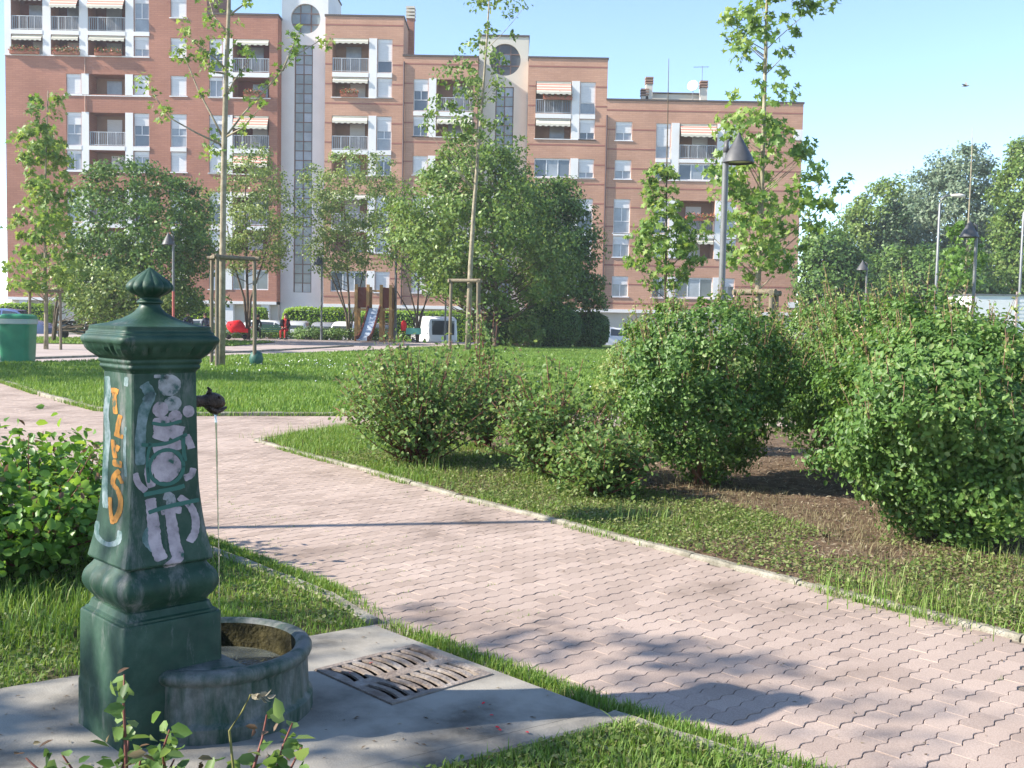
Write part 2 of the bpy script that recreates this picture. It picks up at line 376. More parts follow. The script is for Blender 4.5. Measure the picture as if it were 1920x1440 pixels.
LM = {
 'bush': leafmat('leaf_bush', [(0.03, 0.065, 0.014), (0.062, 0.125, 0.028), (0.105, 0.18, 0.045), (0.17, 0.215, 0.08)], 0.4),
 'bush_top': leafmat('leaf_bush_top', [(0.06, 0.11, 0.025), (0.11, 0.17, 0.04), (0.17, 0.205, 0.06), (0.22, 0.20, 0.085)]),
 'rose': leafmat('leaf_rose', [(0.036, 0.07, 0.02), (0.075, 0.135, 0.036), (0.125, 0.185, 0.056), (0.20, 0.23, 0.095)], 0.4, 0.45, 0.3),
 'rose_red': leafmat('leaf_rose_young', [(0.09, 0.055, 0.035), (0.125, 0.08, 0.048), (0.12, 0.105, 0.045)], 0.3),
 'rose_light': leafmat('leaf_rose_light', [(0.035, 0.09, 0.015), (0.07, 0.15, 0.025), (0.11, 0.20, 0.04), (0.17, 0.26, 0.05)], 0.42, 0.4),
 'plane': leafmat('leaf_plane', [(0.055, 0.11, 0.022), (0.10, 0.17, 0.035), (0.15, 0.215, 0.05), (0.20, 0.25, 0.07)], 0.42),
 'lime': leafmat('leaf_lime', [(0.05, 0.11, 0.02), (0.085, 0.16, 0.03), (0.13, 0.21, 0.05)], 0.4),
 'dark': leafmat('leaf_dark', [(0.024, 0.058, 0.013), (0.052, 0.105, 0.024), (0.09, 0.155, 0.036), (0.14, 0.20, 0.055)], 0.3),
 'mid': leafmat('leaf_mid', [(0.04, 0.08, 0.016), (0.075, 0.13, 0.028), (0.12, 0.18, 0.042), (0.175, 0.215, 0.07)], 0.35),
 'olive': leafmat('leaf_olive', [(0.055, 0.095, 0.022), (0.10, 0.15, 0.04), (0.15, 0.20, 0.06), (0.20, 0.225, 0.085)], 0.35),
 'silver': leafmat('leaf_silver', [(0.05, 0.085, 0.05), (0.09, 0.13, 0.08), (0.14, 0.185, 0.12), (0.19, 0.23, 0.16)], 0.3),
 'conifer': leafmat('leaf_conifer', [(0.02, 0.045, 0.02), (0.045, 0.08, 0.035), (0.08, 0.115, 0.05)], 0.2),
 'hedge': leafmat('leaf_hedge', [(0.022, 0.058, 0.012), (0.042, 0.10, 0.02), (0.075, 0.15, 0.032)], 0.25),
 'hedge_light': leafmat('leaf_hedge_light', [(0.08, 0.16, 0.015), (0.15, 0.25, 0.025), (0.22, 0.32, 0.04)], 0.4),
 'grass': leafmat('grass_blade', [(0.058, 0.115, 0.02), (0.095, 0.17, 0.03), (0.135, 0.20, 0.048), (0.21, 0.22, 0.09)], 0.35, 0.5, 0.25),
 'weed': leafmat('leaf_weed', [(0.05, 0.085, 0.02), (0.09, 0.13, 0.035), (0.14, 0.17, 0.055), (0.20, 0.20, 0.10)], 0.35, .5, .25),
 'dry_grass': leafmat('dry_grass', [(0.10, 0.085, 0.045), (0.16, 0.14, 0.08), (0.22, 0.20, 0.12)], .2, .8, .1),
 'dry': leafmat('dry_litter', [(0.07, 0.05, 0.035), (0.14, 0.11, 0.08), (0.22, 0.19, 0.14)], 0.1, 0.9, 0.1),
 'flower': leafmat('flower_mix', [(0.04, 0.09, 0.02), (0.07, 0.12, 0.03), (0.30, 0.07, 0.04), (0.32, 0.12, 0.07)], 0.2),
}

# ------------------------------------------------------------------ leaves, blades
T_OVAL = (np.array([(0, 0, 0), (.3, .29, .07), (.7, .24, .05), (1, 0, -.10), (.7, -.24, .05), (.3, -.29, .07)]), [(0, 5, 4, 3), (0, 3, 2, 1)])
T_DIAM = (np.array([(0, 0, 0), (.5, .32, .1), (1, 0, -.05), (.5, -.32, .1)]), [(0, 3, 2, 1)])
T_PALM = (np.array([(0, 0, 0), (-.05, .40, .06), (.24, .22, 0), (.42, .58, .06), (.52, .2, 0), (1, 0, -.12), (.52, -.2, 0), (.42, -.58, .06), (.24, -.22, 0), (-.05, -.40, .06)]), [(0, 9, 8, 7, 6, 5), (0, 5, 4, 3, 2, 1)])
def norm(a): return a / np.maximum(np.linalg.norm(a, axis=1, keepdims=True), 1e-9)
def leaves(name, pos, nrm, size, template, mat, rng, rnd=None, parent=None, stretch=1.0, tdir=None):
    n = len(pos); pos = np.asarray(pos); nrm = norm(np.asarray(nrm))
    t = rng.normal(size=(n, 3)) if tdir is None else np.asarray(tdir) + rng.normal(scale=.35, size=(n, 3))
    t = norm(t - nrm * np.sum(t * nrm, axis=1, keepdims=True)); b = np.cross(nrm, t)
    tv, tf = template; k = len(tv); size = np.broadcast_to(size, (n,))
    V = pos[:, None, :] + size[:, None, None] * (tv[None, :, 0, None] * t[:, None, :] + tv[None, :, 1, None] * stretch * b[:, None, :] + tv[None, :, 2, None] * nrm[:, None, :])
    off = (np.arange(n) * k)[:, None]
    lo = np.concatenate([np.concatenate([off + np.array(f)[None, :] for f in tf], axis=1)], axis=1).ravel()
    sz = np.tile(np.array([len(f) for f in tf]), n)
    if rnd is None: rnd = rng.random(n)
    me = np_mesh(name, V.reshape(-1, 3), lo, sz, attr=np.repeat(np.clip(rnd, 0, 1), k))
    me.materials.append(mat)
    return link(bpy.data.objects.new(name, me), parent)
def blades(name, pos, h, w, mat, rng, parent=None, lean=.5, rnd=None):
    n = len(pos); pos = np.asarray(pos); a = rng.random(n) * 2 * math.pi
    wd = np.stack([np.cos(a), np.sin(a), np.zeros(n)], 1); ln = np.stack([-np.sin(a), np.cos(a), np.zeros(n)], 1) * (rng.normal(scale=lean, size=n))[:, None]
    up = np.array([0, 0, 1.0]); h = np.broadcast_to(h, (n,))[:, None]; w = np.broadcast_to(w, (n,))[:, None]
    b0 = pos - wd * w / 2; b1 = pos + wd * w / 2
    mid = pos + up * h * .6 + ln * h * .3
    m0 = mid - wd * w * .36; m1 = mid + wd * w * .36
    tip = pos + up * h * .95 + ln * h * .85
    V = np.stack([b0, b1, m1, m0, tip], 1).reshape(-1, 3)
    off = (np.arange(n) * 5)[:, None]
    lo = np.concatenate([off + np.array([0, 1, 2, 3]), off + np.array([3, 2, 4])], 1).ravel()
    sz = np.tile([4, 3], n)
    if rnd is None: rnd = np.clip(rng.normal(.45, .22, n), 0, 1)
    me = np_mesh(name, V, lo, sz, attr=np.repeat(rnd, 5)); me.materials.append(mat)
    return link(bpy.data.objects.new(name, me), parent)
def in_poly(P, poly):
    x, y = P[:, 0], P[:, 1]; ins = np.zeros(len(P), bool); k = len(poly)
    for i in range(k):
        x0, y0 = poly[i][0], poly[i][1]; x1, y1 = poly[(i + 1) % k][0], poly[(i + 1) % k][1]
        c = ((y0 > y) != (y1 > y)) & (x < (x1 - x0) * (y - y0) / ((y1 - y0) + 1e-12) + x0)
        ins ^= c
    return ins
def scatter(poly, n, rng, z=0.0):
    P = np.array([(p[0], p[1]) for p in poly]); lo, hi = P.min(0), P.max(0); out = []; tot = 0
    for _ in range(60):
        q = lo + rng.random((n, 2)) * (hi - lo); q = q[in_poly(q, P)]; out.append(q); tot += len(q)
        if tot >= n: break
    q = np.concatenate(out)[:n]
    return np.concatenate([q, np.full((len(q), 1), z)], 1)
def vnoise(P, s, seed=0):
    r = np.random.default_rng(seed); v = np.zeros(len(P))
    for k in range(7):
        a = r.random() * 6.28; f = s * (0.6 + r.random() * 1.6)
        v += np.sin(P[:, 0] * math.cos(a) * f + P[:, 1] * math.sin(a) * f + r.random() * 6.28)
    return v / 7
def fib(n, rng):
    i = np.arange(n) + rng.random(); z = 1 - 2 * i / n; z = np.clip(z, -1, 1); ph = i * 2.39996
    r = np.sqrt(1 - z * z); return np.stack([r * np.cos(ph), r * np.sin(ph), z], 1)

# ------------------------------------------------------------------ the ground and its sheets
UA = rad(44)
VV = Vector((math.cos(UA), math.sin(UA), 0)); UU = Vector((-math.sin(UA), math.cos(UA), 0))   # across / along the path
def gz(y):
    if y < 59.5: return -0.14
    if y < 62: return -0.14 - 0.36 * (y - 59.5) / 2.5
    return -0.5
def struct(o): o['kind'] = 'structure'; return o
mb = MB()
ys = [-60, 0, 20, 40, 59.5, 60.7, 62, 100, 400, 1500]
for a, b in zip(ys[:-1], ys[1:]):
    mb.quad((-1500, a, gz(a)), (1500, a, gz(a)), (1500, b, gz(b)), (-1500, b, gz(b)))
struct(mb.build('ground', M['far_ground']))

right_kerb = [G(*q) for q in [(480, 826), (600, 860), (700, 886), (860, 932), (1050, 980), (1300, 1045), (1500, 1095), (1700, 1143), (1920, 1200)]]
dk = (right_kerb[-1] - right_kerb[-4]).normalized(); right_kerb.append(right_kerb[-1] + dk * 4)
lk = [G(610, 1120), G(730, 1185), G(1130, 1345), G(1420, 1440)]
dl = (lk[3] - lk[0]).normalized()
left_kerb = [lk[0] - dl * 9, lk[0] - dl * 4, lk[0], lk[1] * .5 + (lk[0] + dl * .72) * .5, lk[2], lk[3], lk[3] + dl * 3]
lawn_front = [G(*q) for q in [(-260, 672), (0, 714), (95, 746), (190, 770), (300, 778), (400, 779), (660, 779)]] + [Vector((3.0, 16.4, 0)), Vector((12, 18.2, 0)), Vector((30, 22, 0))]
lawn_back = [Vector((30, 58, 0)), Vector((2.0, 57, 0)), Vector((-3.2, 50, 0)), G(680, 661), G(380, 673), G(190, 679), G(0, 684), Vector((-22, 27.5, 0))]
lawn_poly = lawn_front + lawn_back
bed_back = [G(500, 828), G(660, 801), Vector((1.8, 14.6, 0)), Vector((12, 16.4, 0)), Vector((14, 8, 0)), right_kerb[-1] + Vector((6, 1, 0))]
bed_poly = list(right_kerb) + bed_back[::-1][:-1]
S = [Vector((-0.63, 4.94, 0)), Vector((0.36, 3.90, 0)), Vector((-1.50, 2.66, 0)), Vector((-3.3, 3.05, 0))]      # concrete apron
left_poly = left_kerb[:3] + [S[0], S[3], S[2], S[1]] + left_kerb[5:] + [Vector((-1, -3, 0)), Vector((-14, -3, 0)), Vector((-14, 11, 0))]

def sheet(name, poly, z, mat, sub=0):
    m = MB(); m.poly([(p[0], p[1], z) for p in poly])
    o = m.build(name, mat)
    bm = bmesh.new(); bm.from_mesh(o.data); bmesh.ops.triangulate(bm, faces=bm.faces[:]); bmesh.ops.recalc_face_normals(bm, faces=bm.faces[:])
    for f in bm.faces:
        if f.normal.z < 0: f.normal_flip()
    bm.to_mesh(o.data); bm.free()
    return o
Z_P = 0.0
struct(sheet('plaza', [(-60, 27), (-60, 59.4), (30, 59.4), (30, 14), (-8, 14), (-20, 22)], -0.012, M['plaza']))
path = struct(sheet('path', [(-16, 22), (-9, 24), (-2, 18), (14, 20), (14, 2), (4, -2)] + [(p.x, p.y) for p in (lk[3] + dl * 3, lk[3], S[1], S[0], lk[0], left_kerb[1], left_kerb[0])] + [(-20, 18)], -0.007, M['joint']))
lawn = struct(sheet('lawn', lawn_poly, 0.022, M['grass_base']))
bed = struct(sheet('shrub_bed', bed_poly, 0.022, M['soil']))
verge = struct(sheet('grass_verge', left_poly, 0.02, M['verge']))

# pavers: zig-zag interlocking blocks
PL, PW, GAP = 0.188, 0.094, 0.0031
def paver_outline():
    L, W, A = PL - 0.0014, PW - GAP, 0.0085
    xs = [0, .09, .16, .25, .34, .42, .5, .59, .66, .75, .84, .92, 1.0]; zz = [-.9, -.35, .45, .95, .55, -.35, -.9, -.35, .45, .95, .55, -.35, -.9]
    bot = [(-L / 2 + L * x, -W / 2 + A * s) for x, s in zip(xs, zz)]
    top = [(-L / 2 + L * x, W / 2 + A * s) for x, s in zip(xs, zz)]
    return bot + top[::-1]
PO = paver_outline()
def paver_mesh(name, seed):
    r = random.Random(seed); m = MB(); k = len(PO); d = 0.002
    t = [r.uniform(-.0009, .0009) for _ in range(3)]
    def zt(p): return t[0] + t[1] * p[0] / .11 + t[2] * p[1] / .05
    m.v = [(p[0], p[1], -0.03) for p in PO] + [(p[0], p[1], zt(p) - d) for p in PO] + [(p[0] * (1 - .012), p[1] * (1 - .042), zt(p)) for p in PO]
    for i in range(k):
        j = (i + 1) % k
        m.f.append((i, j, k + j, k + i)); m.f.append((k + i, k + j, 2 * k + j, 2 * k + i))
    for i in range(k // 2 - 1): m.f.append((2 * k + i, 2 * k + i + 1, 3 * k - 2 - i, 3 * k - 1 - i))
    me = bpy.data.meshes.new(name); me.from_pydata(m.v, [], m.f); me.materials.append(M['paver']); me.update()
    return me
pav_meshes = [paver_mesh('paver', i) for i in range(8)]
cand = []
rg = random.Random(5)
LP = np.array([(p.x, p.y) for p in lawn_poly]); BP = np.array([(p.x, p.y) for p in bed_poly]); VP = np.array([(p.x, p.y) for p in left_poly])
for iu in range(-17, 256):
    for iv in range(-55, 74):
        c = UU * (iu * PW) + VV * ((iv + 0.5 * (iu % 2)) * PL)
        y = c.y
        if y < 2.6 or y > 23.5 or abs(c.x) > y * 0.5 + 0.5: continue
        cand.append((c.x, c.y))
cand = np.array(cand)
SP = np.array([(p.x, p.y) for p in S])
keep = ~in_poly(cand, LP) & ~in_poly(cand, BP) & ~in_poly(cand, VP) & ~in_poly(cand, SP)
cand = cand[keep]
inv = CAMR.transposed()
def proj(p):
    q = inv @ (Vector(p) - Vector((0, 0, EYE)))
    return 960 + FPX * q.x / -q.z, 720 - FPX * q.y / -q.z
vis = []
for x, y in cand:
    px, py = proj((x, y, 0)); vis.append(-20 < px < 1940 and py < 1460)
cand = cand[np.array(vis)]
cand = cand[np.argsort(cand[:, 0] ** 2 + cand[:, 1] ** 2)]
for i, (x, y) in enumerate(cand[:300]):
    o = bpy.data.objects.new('paver', pav_meshes[rg.randrange(8)])
    o.location = (x, y, rg.uniform(-.0015, .0015)); o.rotation_euler = (0, 0, UA + rg.uniform(-.008, .008))
    link(o, path)
rest = cand[300:]
k = len(PO); PV = np.array([(p[0], p[1], -0.03) for p in PO] + [(p[0], p[1], -.002) for p in PO] + [(p[0] * .988, p[1] * .958, 0) for p in PO])
PF = [tuple((i, (i + 1) % k, k + (i + 1) % k, k + i)) for i in range(k)] + [(k + i, k + (i + 1) % k, 2 * k + (i + 1) % k, 2 * k + i) for i in range(k)] + [(2 * k + i, 2 * k + i + 1, 3 * k - 2 - i, 3 * k - 1 - i) for i in range(k // 2 - 1)]
rn = np.random.default_rng(3); n = len(rest)
ang = UA + rn.uniform(-.008, .008, n); ca, sa = np.cos(ang), np.sin(ang)
tilt = rn.uniform(-.0007, .0007, (n, 3))
X = PV[None, :, 0] * ca[:, None] - PV[None, :, 1] * sa[:, None] + rest[:, 0, None]
Yv = PV[None, :, 0] * sa[:, None] + PV[None, :, 1] * ca[:, None] + rest[:, 1, None]
Zv = PV[None, :, 2] + tilt[:, 0, None] + tilt[:, 1, None] * PV[None, :, 0] / .11 + tilt[:, 2, None] * PV[None, :, 1] / .05
fl = np.concatenate([np.array(f) for f in PF])
lo = (np.arange(n) * len(PV))[:, None] + fl[None, :]
me = np_mesh('pavers', np.stack([X, Yv, Zv], 2).reshape(-1, 3), lo.ravel(), np.tile([len(f) for f in PF], n)); me.polygons.foreach_set('use_smooth', np.zeros(len(me.polygons), dtype=bool)); me.materials.append(M['paver'])
o = link(bpy.data.objects.new('pavers', me), path); o['kind'] = 'stuff'

# kerb stones
def kerb_line(name, pts, w, ztop, seed, length=0.95, side=1):
    root = struct(empty(name)); r = random.Random(seed)
    pts = [Vector((p[0], p[1], 0)) for p in pts]
    segs = []
    for a, b in zip(pts[:-1], pts[1:]):
        L = (b - a).length; k = max(1, round(L / length))
        for i in range(k): segs.append((a + (b - a) * (i / k), a + (b - a) * ((i + 1) / k)))
    for a, b in segs:
        d = (b - a); L = d.length; ang = math.atan2(d.y, d.x) + r.uniform(-.006, .006)
        m = MB(); nn = 5; rr = []
        for i in range(nn + 1):
            x = -L / 2 + .004 + (L - .008) * i / nn; jz = r.uniform(-.003, .003); jy = r.uniform(-.004, .004)
            rr.append([(x, -w / 2 + jy, -.05), (x, w / 2 + jy, -.05), (x, w / 2 + jy, ztop - .012 + jz), (x, w / 2 - .014 + jy, ztop + jz), (x, -w / 2 + .014 + jy, ztop + jz), (x, -w / 2 + jy, ztop - .012 + jz)])
        m.rings(rr)
        o = m.build('kerb_stone', M['kerb'], root, loc=((a.x + b.x) / 2, (a.y + b.y) / 2, r.uniform(-.004, .004)), rz=ang)
    return root
kerb_line('bed_kerb', right_kerb, 0.075, 0.026, 1)
kerb_line('verge_kerb', [left_kerb[0], left_kerb[1], left_kerb[2], lk[0] + (G(700, 1172) - lk[0]) * .98], 0.09, 0.03, 2)
kerb_line('verge_edge_kerb', [lk[2] + dl * .03, lk[3], lk[3] + dl * 2], 0.09, 0.03, 3)
kerb_line('lawn_kerb', lawn_front[1:8], 0.10, 0.05, 4)
kerb_line('bed_back_kerb', [right_kerb[0], bed_back[0], bed_back[1], bed_back[2]], 0.09, 0.03, 6)
kerb_line('plaza_kerb', [G(-150, 680), G(190, 668), G(470, 660), G(660, 649)], 0.18, 0.05, 7, 2.0)

# concrete apron with drain
gc = Vector((-0.42, 4.28, 0)); GS = 0.262
def gl(x, y): return gc + VV * x + UU * y
hole = [gl(-GS, GS), gl(GS, GS), gl(GS, -GS), gl(-GS, -GS)]
hole = [hole[1], hole[2], hole[3], hole[0]]
zs = 0.035
m = MB()
def sub4(a, b, c, d, z0, z1, nx=6, ny=4):
    for i in range(nx):
        for j in range(ny):
            def q(u, v): 
                p = (a * (1 - u) + b * u) * (1 - v) + (d * (1 - u) + c * u) * v
                return (p.x, p.y, z0 + (z1 - z0) * v)
            m.quad(q(i / nx, j / ny), q((i + 1) / nx, j / ny), q((i + 1) / nx, (j + 1) / ny), q(i / nx, (j + 1) / ny))
edge = [p + (p - gc).normalized() * 0.0 for p in S]
for i in range(4):
    j = (i + 1) % 4
    m.quad((hole[i].x, hole[i].y, zs), (S[i].x, S[i].y, zs), (S[j].x, S[j].y, zs), (hole[j].x, hole[j].y, zs))
    m.quad((S[i].x, S[i].y, zs), (S[i].x, S[i].y, -.05), (S[j].x, S[j].y, -.05), (S[j].x, S[j].y, zs))
slab = struct(m.build('concrete_apron', M['slab']))
# rounded front border of the apron
fd = (S[2] - S[1]); fn = Vector((fd.y, -fd.x, 0)).normalized()
if fn.y > 0: fn = -fn
m = MB(); rr = []
for i in range(13):
    p = S[1] + fd * (i / 12) + fn * 0.004
    rr.append([(p.x, p.y, -.05), (p.x + fn.x * .10, p.y + fn.y * .10, -.05), (p.x + fn.x * .10, p.y + fn.y * .10, .008), (p.x + fn.x * .075, p.y + fn.y * .075, .027), (p.x + fn.x * .03, p.y + fn.y * .03, .036), (p.x, p.y, .036)])
m.rings(rr); m.build('edging', M['slab'], slab)
# drain grate
gr = tag(empty('drain_grate', (gc.x, gc.y, 0), UA), 'rusty square iron drain grate set in the concrete apron', 'grate')
m = MB(); s = GS - .004; b = .028
for a in ((-s, s, s - b, s), (-s, s, -s, -s + b), (-s, -s + b, -s + b, s - b), (s - b, s, -s + b, s - b)):
    m.box(a[0], a[1], a[2], a[3], .0, .041)
m.build('frame', M['rust_iron'], gr)
m = MB(); m.box(-s + b, s - b, -.03, .03, .0, .0405); m.build('middle_bar', M['rust_iron'], gr)
nsl = 9; wdt = (2 * (s - b)) / nsl
for row, (y0, y1) in enumerate(((.03, s - b), (-s + b, -.03))):
    for i in range(nsl + 1):
        xc = -s + b + i * wdt
        m = MB(); rr = []
        for q in range(6):
            t = q / 5; y = y0 + (y1 - y0) * t; bow = .016 * math.sin(math.pi * t) * (1 if row else 1) - .008
            hw = wdt * .24
            x0 = max(xc - hw + bow, -s + b - .002); x1 = min(xc + hw + bow, s - b + .002)
            if x1 - x0 < .002: x1 = x0 + .002
            rr.append([(x0, y, .031), (x1, y, .031), (x1, y, .0400), (x0, y, .0400)])
        m.rings(rr); m.build('bar', M['rust_iron'], gr)
m = MB(); sg = GS - .001
for a in ((-sg, -sg, sg, -sg), (sg, -sg, sg, sg), (sg, sg, -sg, sg), (-sg, sg, -sg, -sg)):
    m.quad((a[0], a[1], .033), (a[2], a[3], .033), (a[2], a[3], -.13), (a[0], a[1], -.13))
m.quad((-sg, -sg, -.11), (sg, -sg, -.11), (sg, sg, -.11), (-sg, sg, -.11))
m.build('pit', M['pit'], gr)

# ------------------------------------------------------------------ the drinking fountain
FZ = 0.03
FC = (-1.255, 3.69, FZ)
fx = tag(empty('drinking_fountain', FC, UA), 'dark green cast iron drinking fountain with fluted knob, round basin and graffiti', 'fountain')
def sq_ring(s, z, p=16.0, n=22, disp=None):
    out = []
    for k in range(4):
        for j in range(n):
            t = -1 + 2 * (j + .5) / n
            th = math.atan(t) + k * math.pi / 2
            c, sn = abs(math.cos(th)), abs(math.sin(th))
            r = s / ((c ** p + sn ** p) ** (1 / p))
            if disp: r += disp(t, z)
            out.append((r * math.cos(th), r * math.sin(th), z - FZ))
    return out
def loft(name, prof, mat, parent, p=16.0, disp=None, cap0=True, cap1=True, ang=35):
    m = MB(); m.rings([sq_ring(q[0], q[1], q[2] if len(q) > 2 else p, disp=disp) for q in prof], cap0, cap1)
    return m.build(name, mat, parent, smooth=True, angle=ang)
def interp(prof, n):
    out = []
    for i in range(len(prof) - 1):
        a, b = prof[i], prof[i + 1]
        for j in range(n): t = j / n; out.append(tuple(x + (y - x) * t for x, y in zip(a, b)))
    out.append(prof[-1]); return out
def spline(prof, n):
    out = []; P = [prof[0]] + list(prof) + [prof[-1]]
    for i in range(1, len(P) - 2):
        for j in range(n):
            t = j / n; r = []
            for a, b, c, d in zip(P[i - 1], P[i], P[i + 1], P[i + 2]):
                r.append(0.5 * ((2 * b) + (-a + c) * t + (2 * a - 5 * b + 4 * c - d) * t * t + (-a + 3 * b - 3 * c + d) * t ** 3))
            out.append(tuple(r))
    out.append(prof[-1]); return out
# base block
loft('base', [(.187, .03), (.187, .193), (.1845, .203), (.183, .212), (.181, .442), (.178, .449), (.170, .451), (.169, .457), (.160, .462), (.152, .484), (.147, .487)], M['green'], fx, 22)
# collar with acanthus relief
def acan(t, z):
    w = max(0.0, 1 - ((z - .56) / .055) ** 2)
    leaf = abs(math.sin(t * math.pi * 2.0 + .4)) ** .5
    vein = math.cos(t * math.pi * 15) * .12
    return w * (0.016 * leaf + .014 * vein * (0.4 + (z - .5) * 6)) - .002
loft('collar', spline([(.147, .487), (.15, .493), (.163, .515), (.172, .55), (.168, .585), (.156, .61), (.147, .628)], 4), M['green_worn'], fx, 12, acan, False, False, 60)
# shaft
SH = [(.146, .628), (.158, .634), (.1605, .640), (.158, .652), (.150, .690), (.1415, .735), (.1345, .785), (.1285, .84), (.1235, .90), (.1205, 1.0), (.118, 1.15), (.116, 1.283)]
SHp = interp(SH[:3], 1)[:-1] + spline(SH[2:], 4)
loft('shaft', SHp, M['green_worn'], fx, 26, None, False, False)
# cornice
loft('neck_ring', spline([(.116, 1.283), (.119, 1.288), (.1215, 1.292), (.1275, 1.298), (.129, 1.304), (.1265, 1.311), (.130, 1.316), (.133, 1.322), (.1315, 1.329), (.136, 1.334)], 2), M['green'], fx, 18, None, False, False, 50)
def egg(t, z):
    if z < 1.340 or z > 1.385: return 0
    w = math.sin((z - 1.340) / .045 * math.pi)
    c = abs(math.sin(t * math.pi * 4.0))
    return w * (0.019 * c ** .8 - 0.012)
loft('cornice', spline([(.136, 1.334), (.143, 1.338), (.150, 1.345), (.157, 1.354), (.164, 1.364), (.169, 1.374), (.1735, 1.381), (.1775, 1.386), (.1795, 1.394), (.178, 1.402), (.173, 1.408), (.1665, 1.412), (.1655, 1.419), (.159, 1.424), (.158, 1.432)], 4), M['green'], fx, 14, egg, False, True, 50)
# concave roof
def scale_relief(t, z): return .0016 * math.cos(t * math.pi * 9) * max(0, 1 - ((z - 1.462) / .022) ** 2)
loft('roof', [(.156, 1.4325, 16), (.156, 1.441, 16)] + spline([(.150, 1.4425, 14.0), (.128, 1.4475, 10.0), (.108, 1.453, 7.0), (.080, 1.466, 4.5), (.054, 1.484, 3.0), (.0385, 1.503, 2.2), (.034, 1.516, 2.0)], 4), M['green'], fx, 16, scale_relief, True, True, 45)
# fluted knob
m = MB(); rr = []; nn = 96
for r, z, fl_ in spline([(.036, 1.516, 0.0), (.0415, 1.519, 0.0), (.0425, 1.524, 0.0), (.038, 1.529, 0.0), (.033, 1.534, 0.0), (.036, 1.541, .2), (.052, 1.549, .7), (.071, 1.561, 1.0), (.0775, 1.575, 1.0), (.069, 1.591, 1.0), (.050, 1.607, 1.0), (.030, 1.622, .9), (.012, 1.635, .5), (.003, 1.642, 0.0)], 4):
    ring = []
    for j in range(nn):
        th = 2 * math.pi * j / nn; q = r * (1 + fl_ * .10 * (abs(math.cos(th * 6)) ** .65 - .8))
        ring.append((q * math.cos(th), q * math.sin(th), z - FZ))
    rr.append(ring)
m.rings(rr); m.build('knob', M['green'], fx, smooth=True, angle=60)
# basin: a D-shaped tub in front of the base, fluted outside
BC, BR = .245, .35
m = MB(); NB = 192
prof = [(.008, .0, 0), (.008, .055, 0), (.002, .062, 0), (-.006, .068, 0), (-.006, .076, .006), (-.012, .190, .006), (-.012, .198, 0), (-.002, .206, 0), (.004, .218, 0), (.004, .232, 0), (-.005, .245, 0), (-.022, .250, 0), (-.044, .247, 0), (-.056, .236, 0), (-.066, .12, 0), (-.10, .085, 0), (-.2, .075, 0), (-.32, .073, 0)]
rr = []
for off, z, fl_ in prof:
    rr.append([(BC + (BR + off - (fl_ if (j // 3) % 2 else 0)) * math.cos(2 * math.pi * j / NB), (BR + off - (fl_ if (j // 3) % 2 else 0)) * math.sin(2 * math.pi * j / NB), z) for j in range(NB)])
m.rings(rr)
m.m = [(1 if NB * 13 <= i else 0) for i in range(len(m.f))]
m.m[-2] = 0
basin = m.build('basin', [M['basin'], M['moss']], fx, smooth=True, angle=40)
m = MB(); a0 = math.acos((.205 - BC) / .30)
m.prism([(BC + .30 * math.cos(a_), .30 * math.sin(a_)) for a_ in [a0 + (2 * math.pi - 2 * a0) * i / 24 for i in range(25)]], .03, .2475, inset=.01, dz=.004); m.build('shoulder', M['basin'], basin)
# spout: a dragon-like bronze head
m = MB()
def el(c, ry, rz): return [(c[0], c[1] + ry * math.cos(2 * math.pi * k / 14), c[2] + rz * math.sin(2 * math.pi * k / 14)) for k in range(14)]
zs0 = 1.172 - FZ
m.rings([el((0.1150, 0, zs0), .026, .026), el((0.1422, 0, zs0), .024, .024), el((.14, 0, zs0), .021, .021), el((0.1654, 0, zs0 + .001), .0215, .022), el((0.1707, 0, zs0), .0195, .020), el((0.1858, 0, zs0), .0215, .022), el((0.1912, 0, zs0), .0195, .020), el((0.2074, 0, zs0), .022, .023), el((0.2198, 0, zs0 + .002), .027, .027), el((0.2402, 0, zs0 + .001), .028, .030), el((0.2605, 0, zs0 - .002), .025, .027), el((0.2754, 0, zs0 - .006), .020, .020), el((0.2822, 0, zs0 - .010), .012, .012)])
m.build('spout', M['spout'], fx, smooth=True, angle=50)
sp = fx.children[-1]
m = MB(); m.rings([el((0.2116, 0, zs0 - .018), .020, .012), el((0.2306, 0, zs0 - .032), .021, .014), el((0.2497, 0, zs0 - .040), .019, .012), el((0.2714, 0, zs0 - .036), .014, .008), el((0.2905, 0, zs0 - .027), .009, .005)])
m.build('jaw', M['spout'], sp, smooth=True)
m = MB(); m.tube([(0.2198, 0, zs0 + .02), (0.2266, 0, zs0 + .040), (0.2170, 0, zs0 + .050)], [.011, .008, .003], 8); m.build('crest', M['spout'], sp, smooth=True)
for sy in (-1, 1):
    m = MB(); m.tube([(0.2510, sy * .02, zs0 + .012), (0.2564, sy * .026, zs0 + .013)], [.007, .004], 8); m.build('eye', M['spout'], sp, smooth=True)
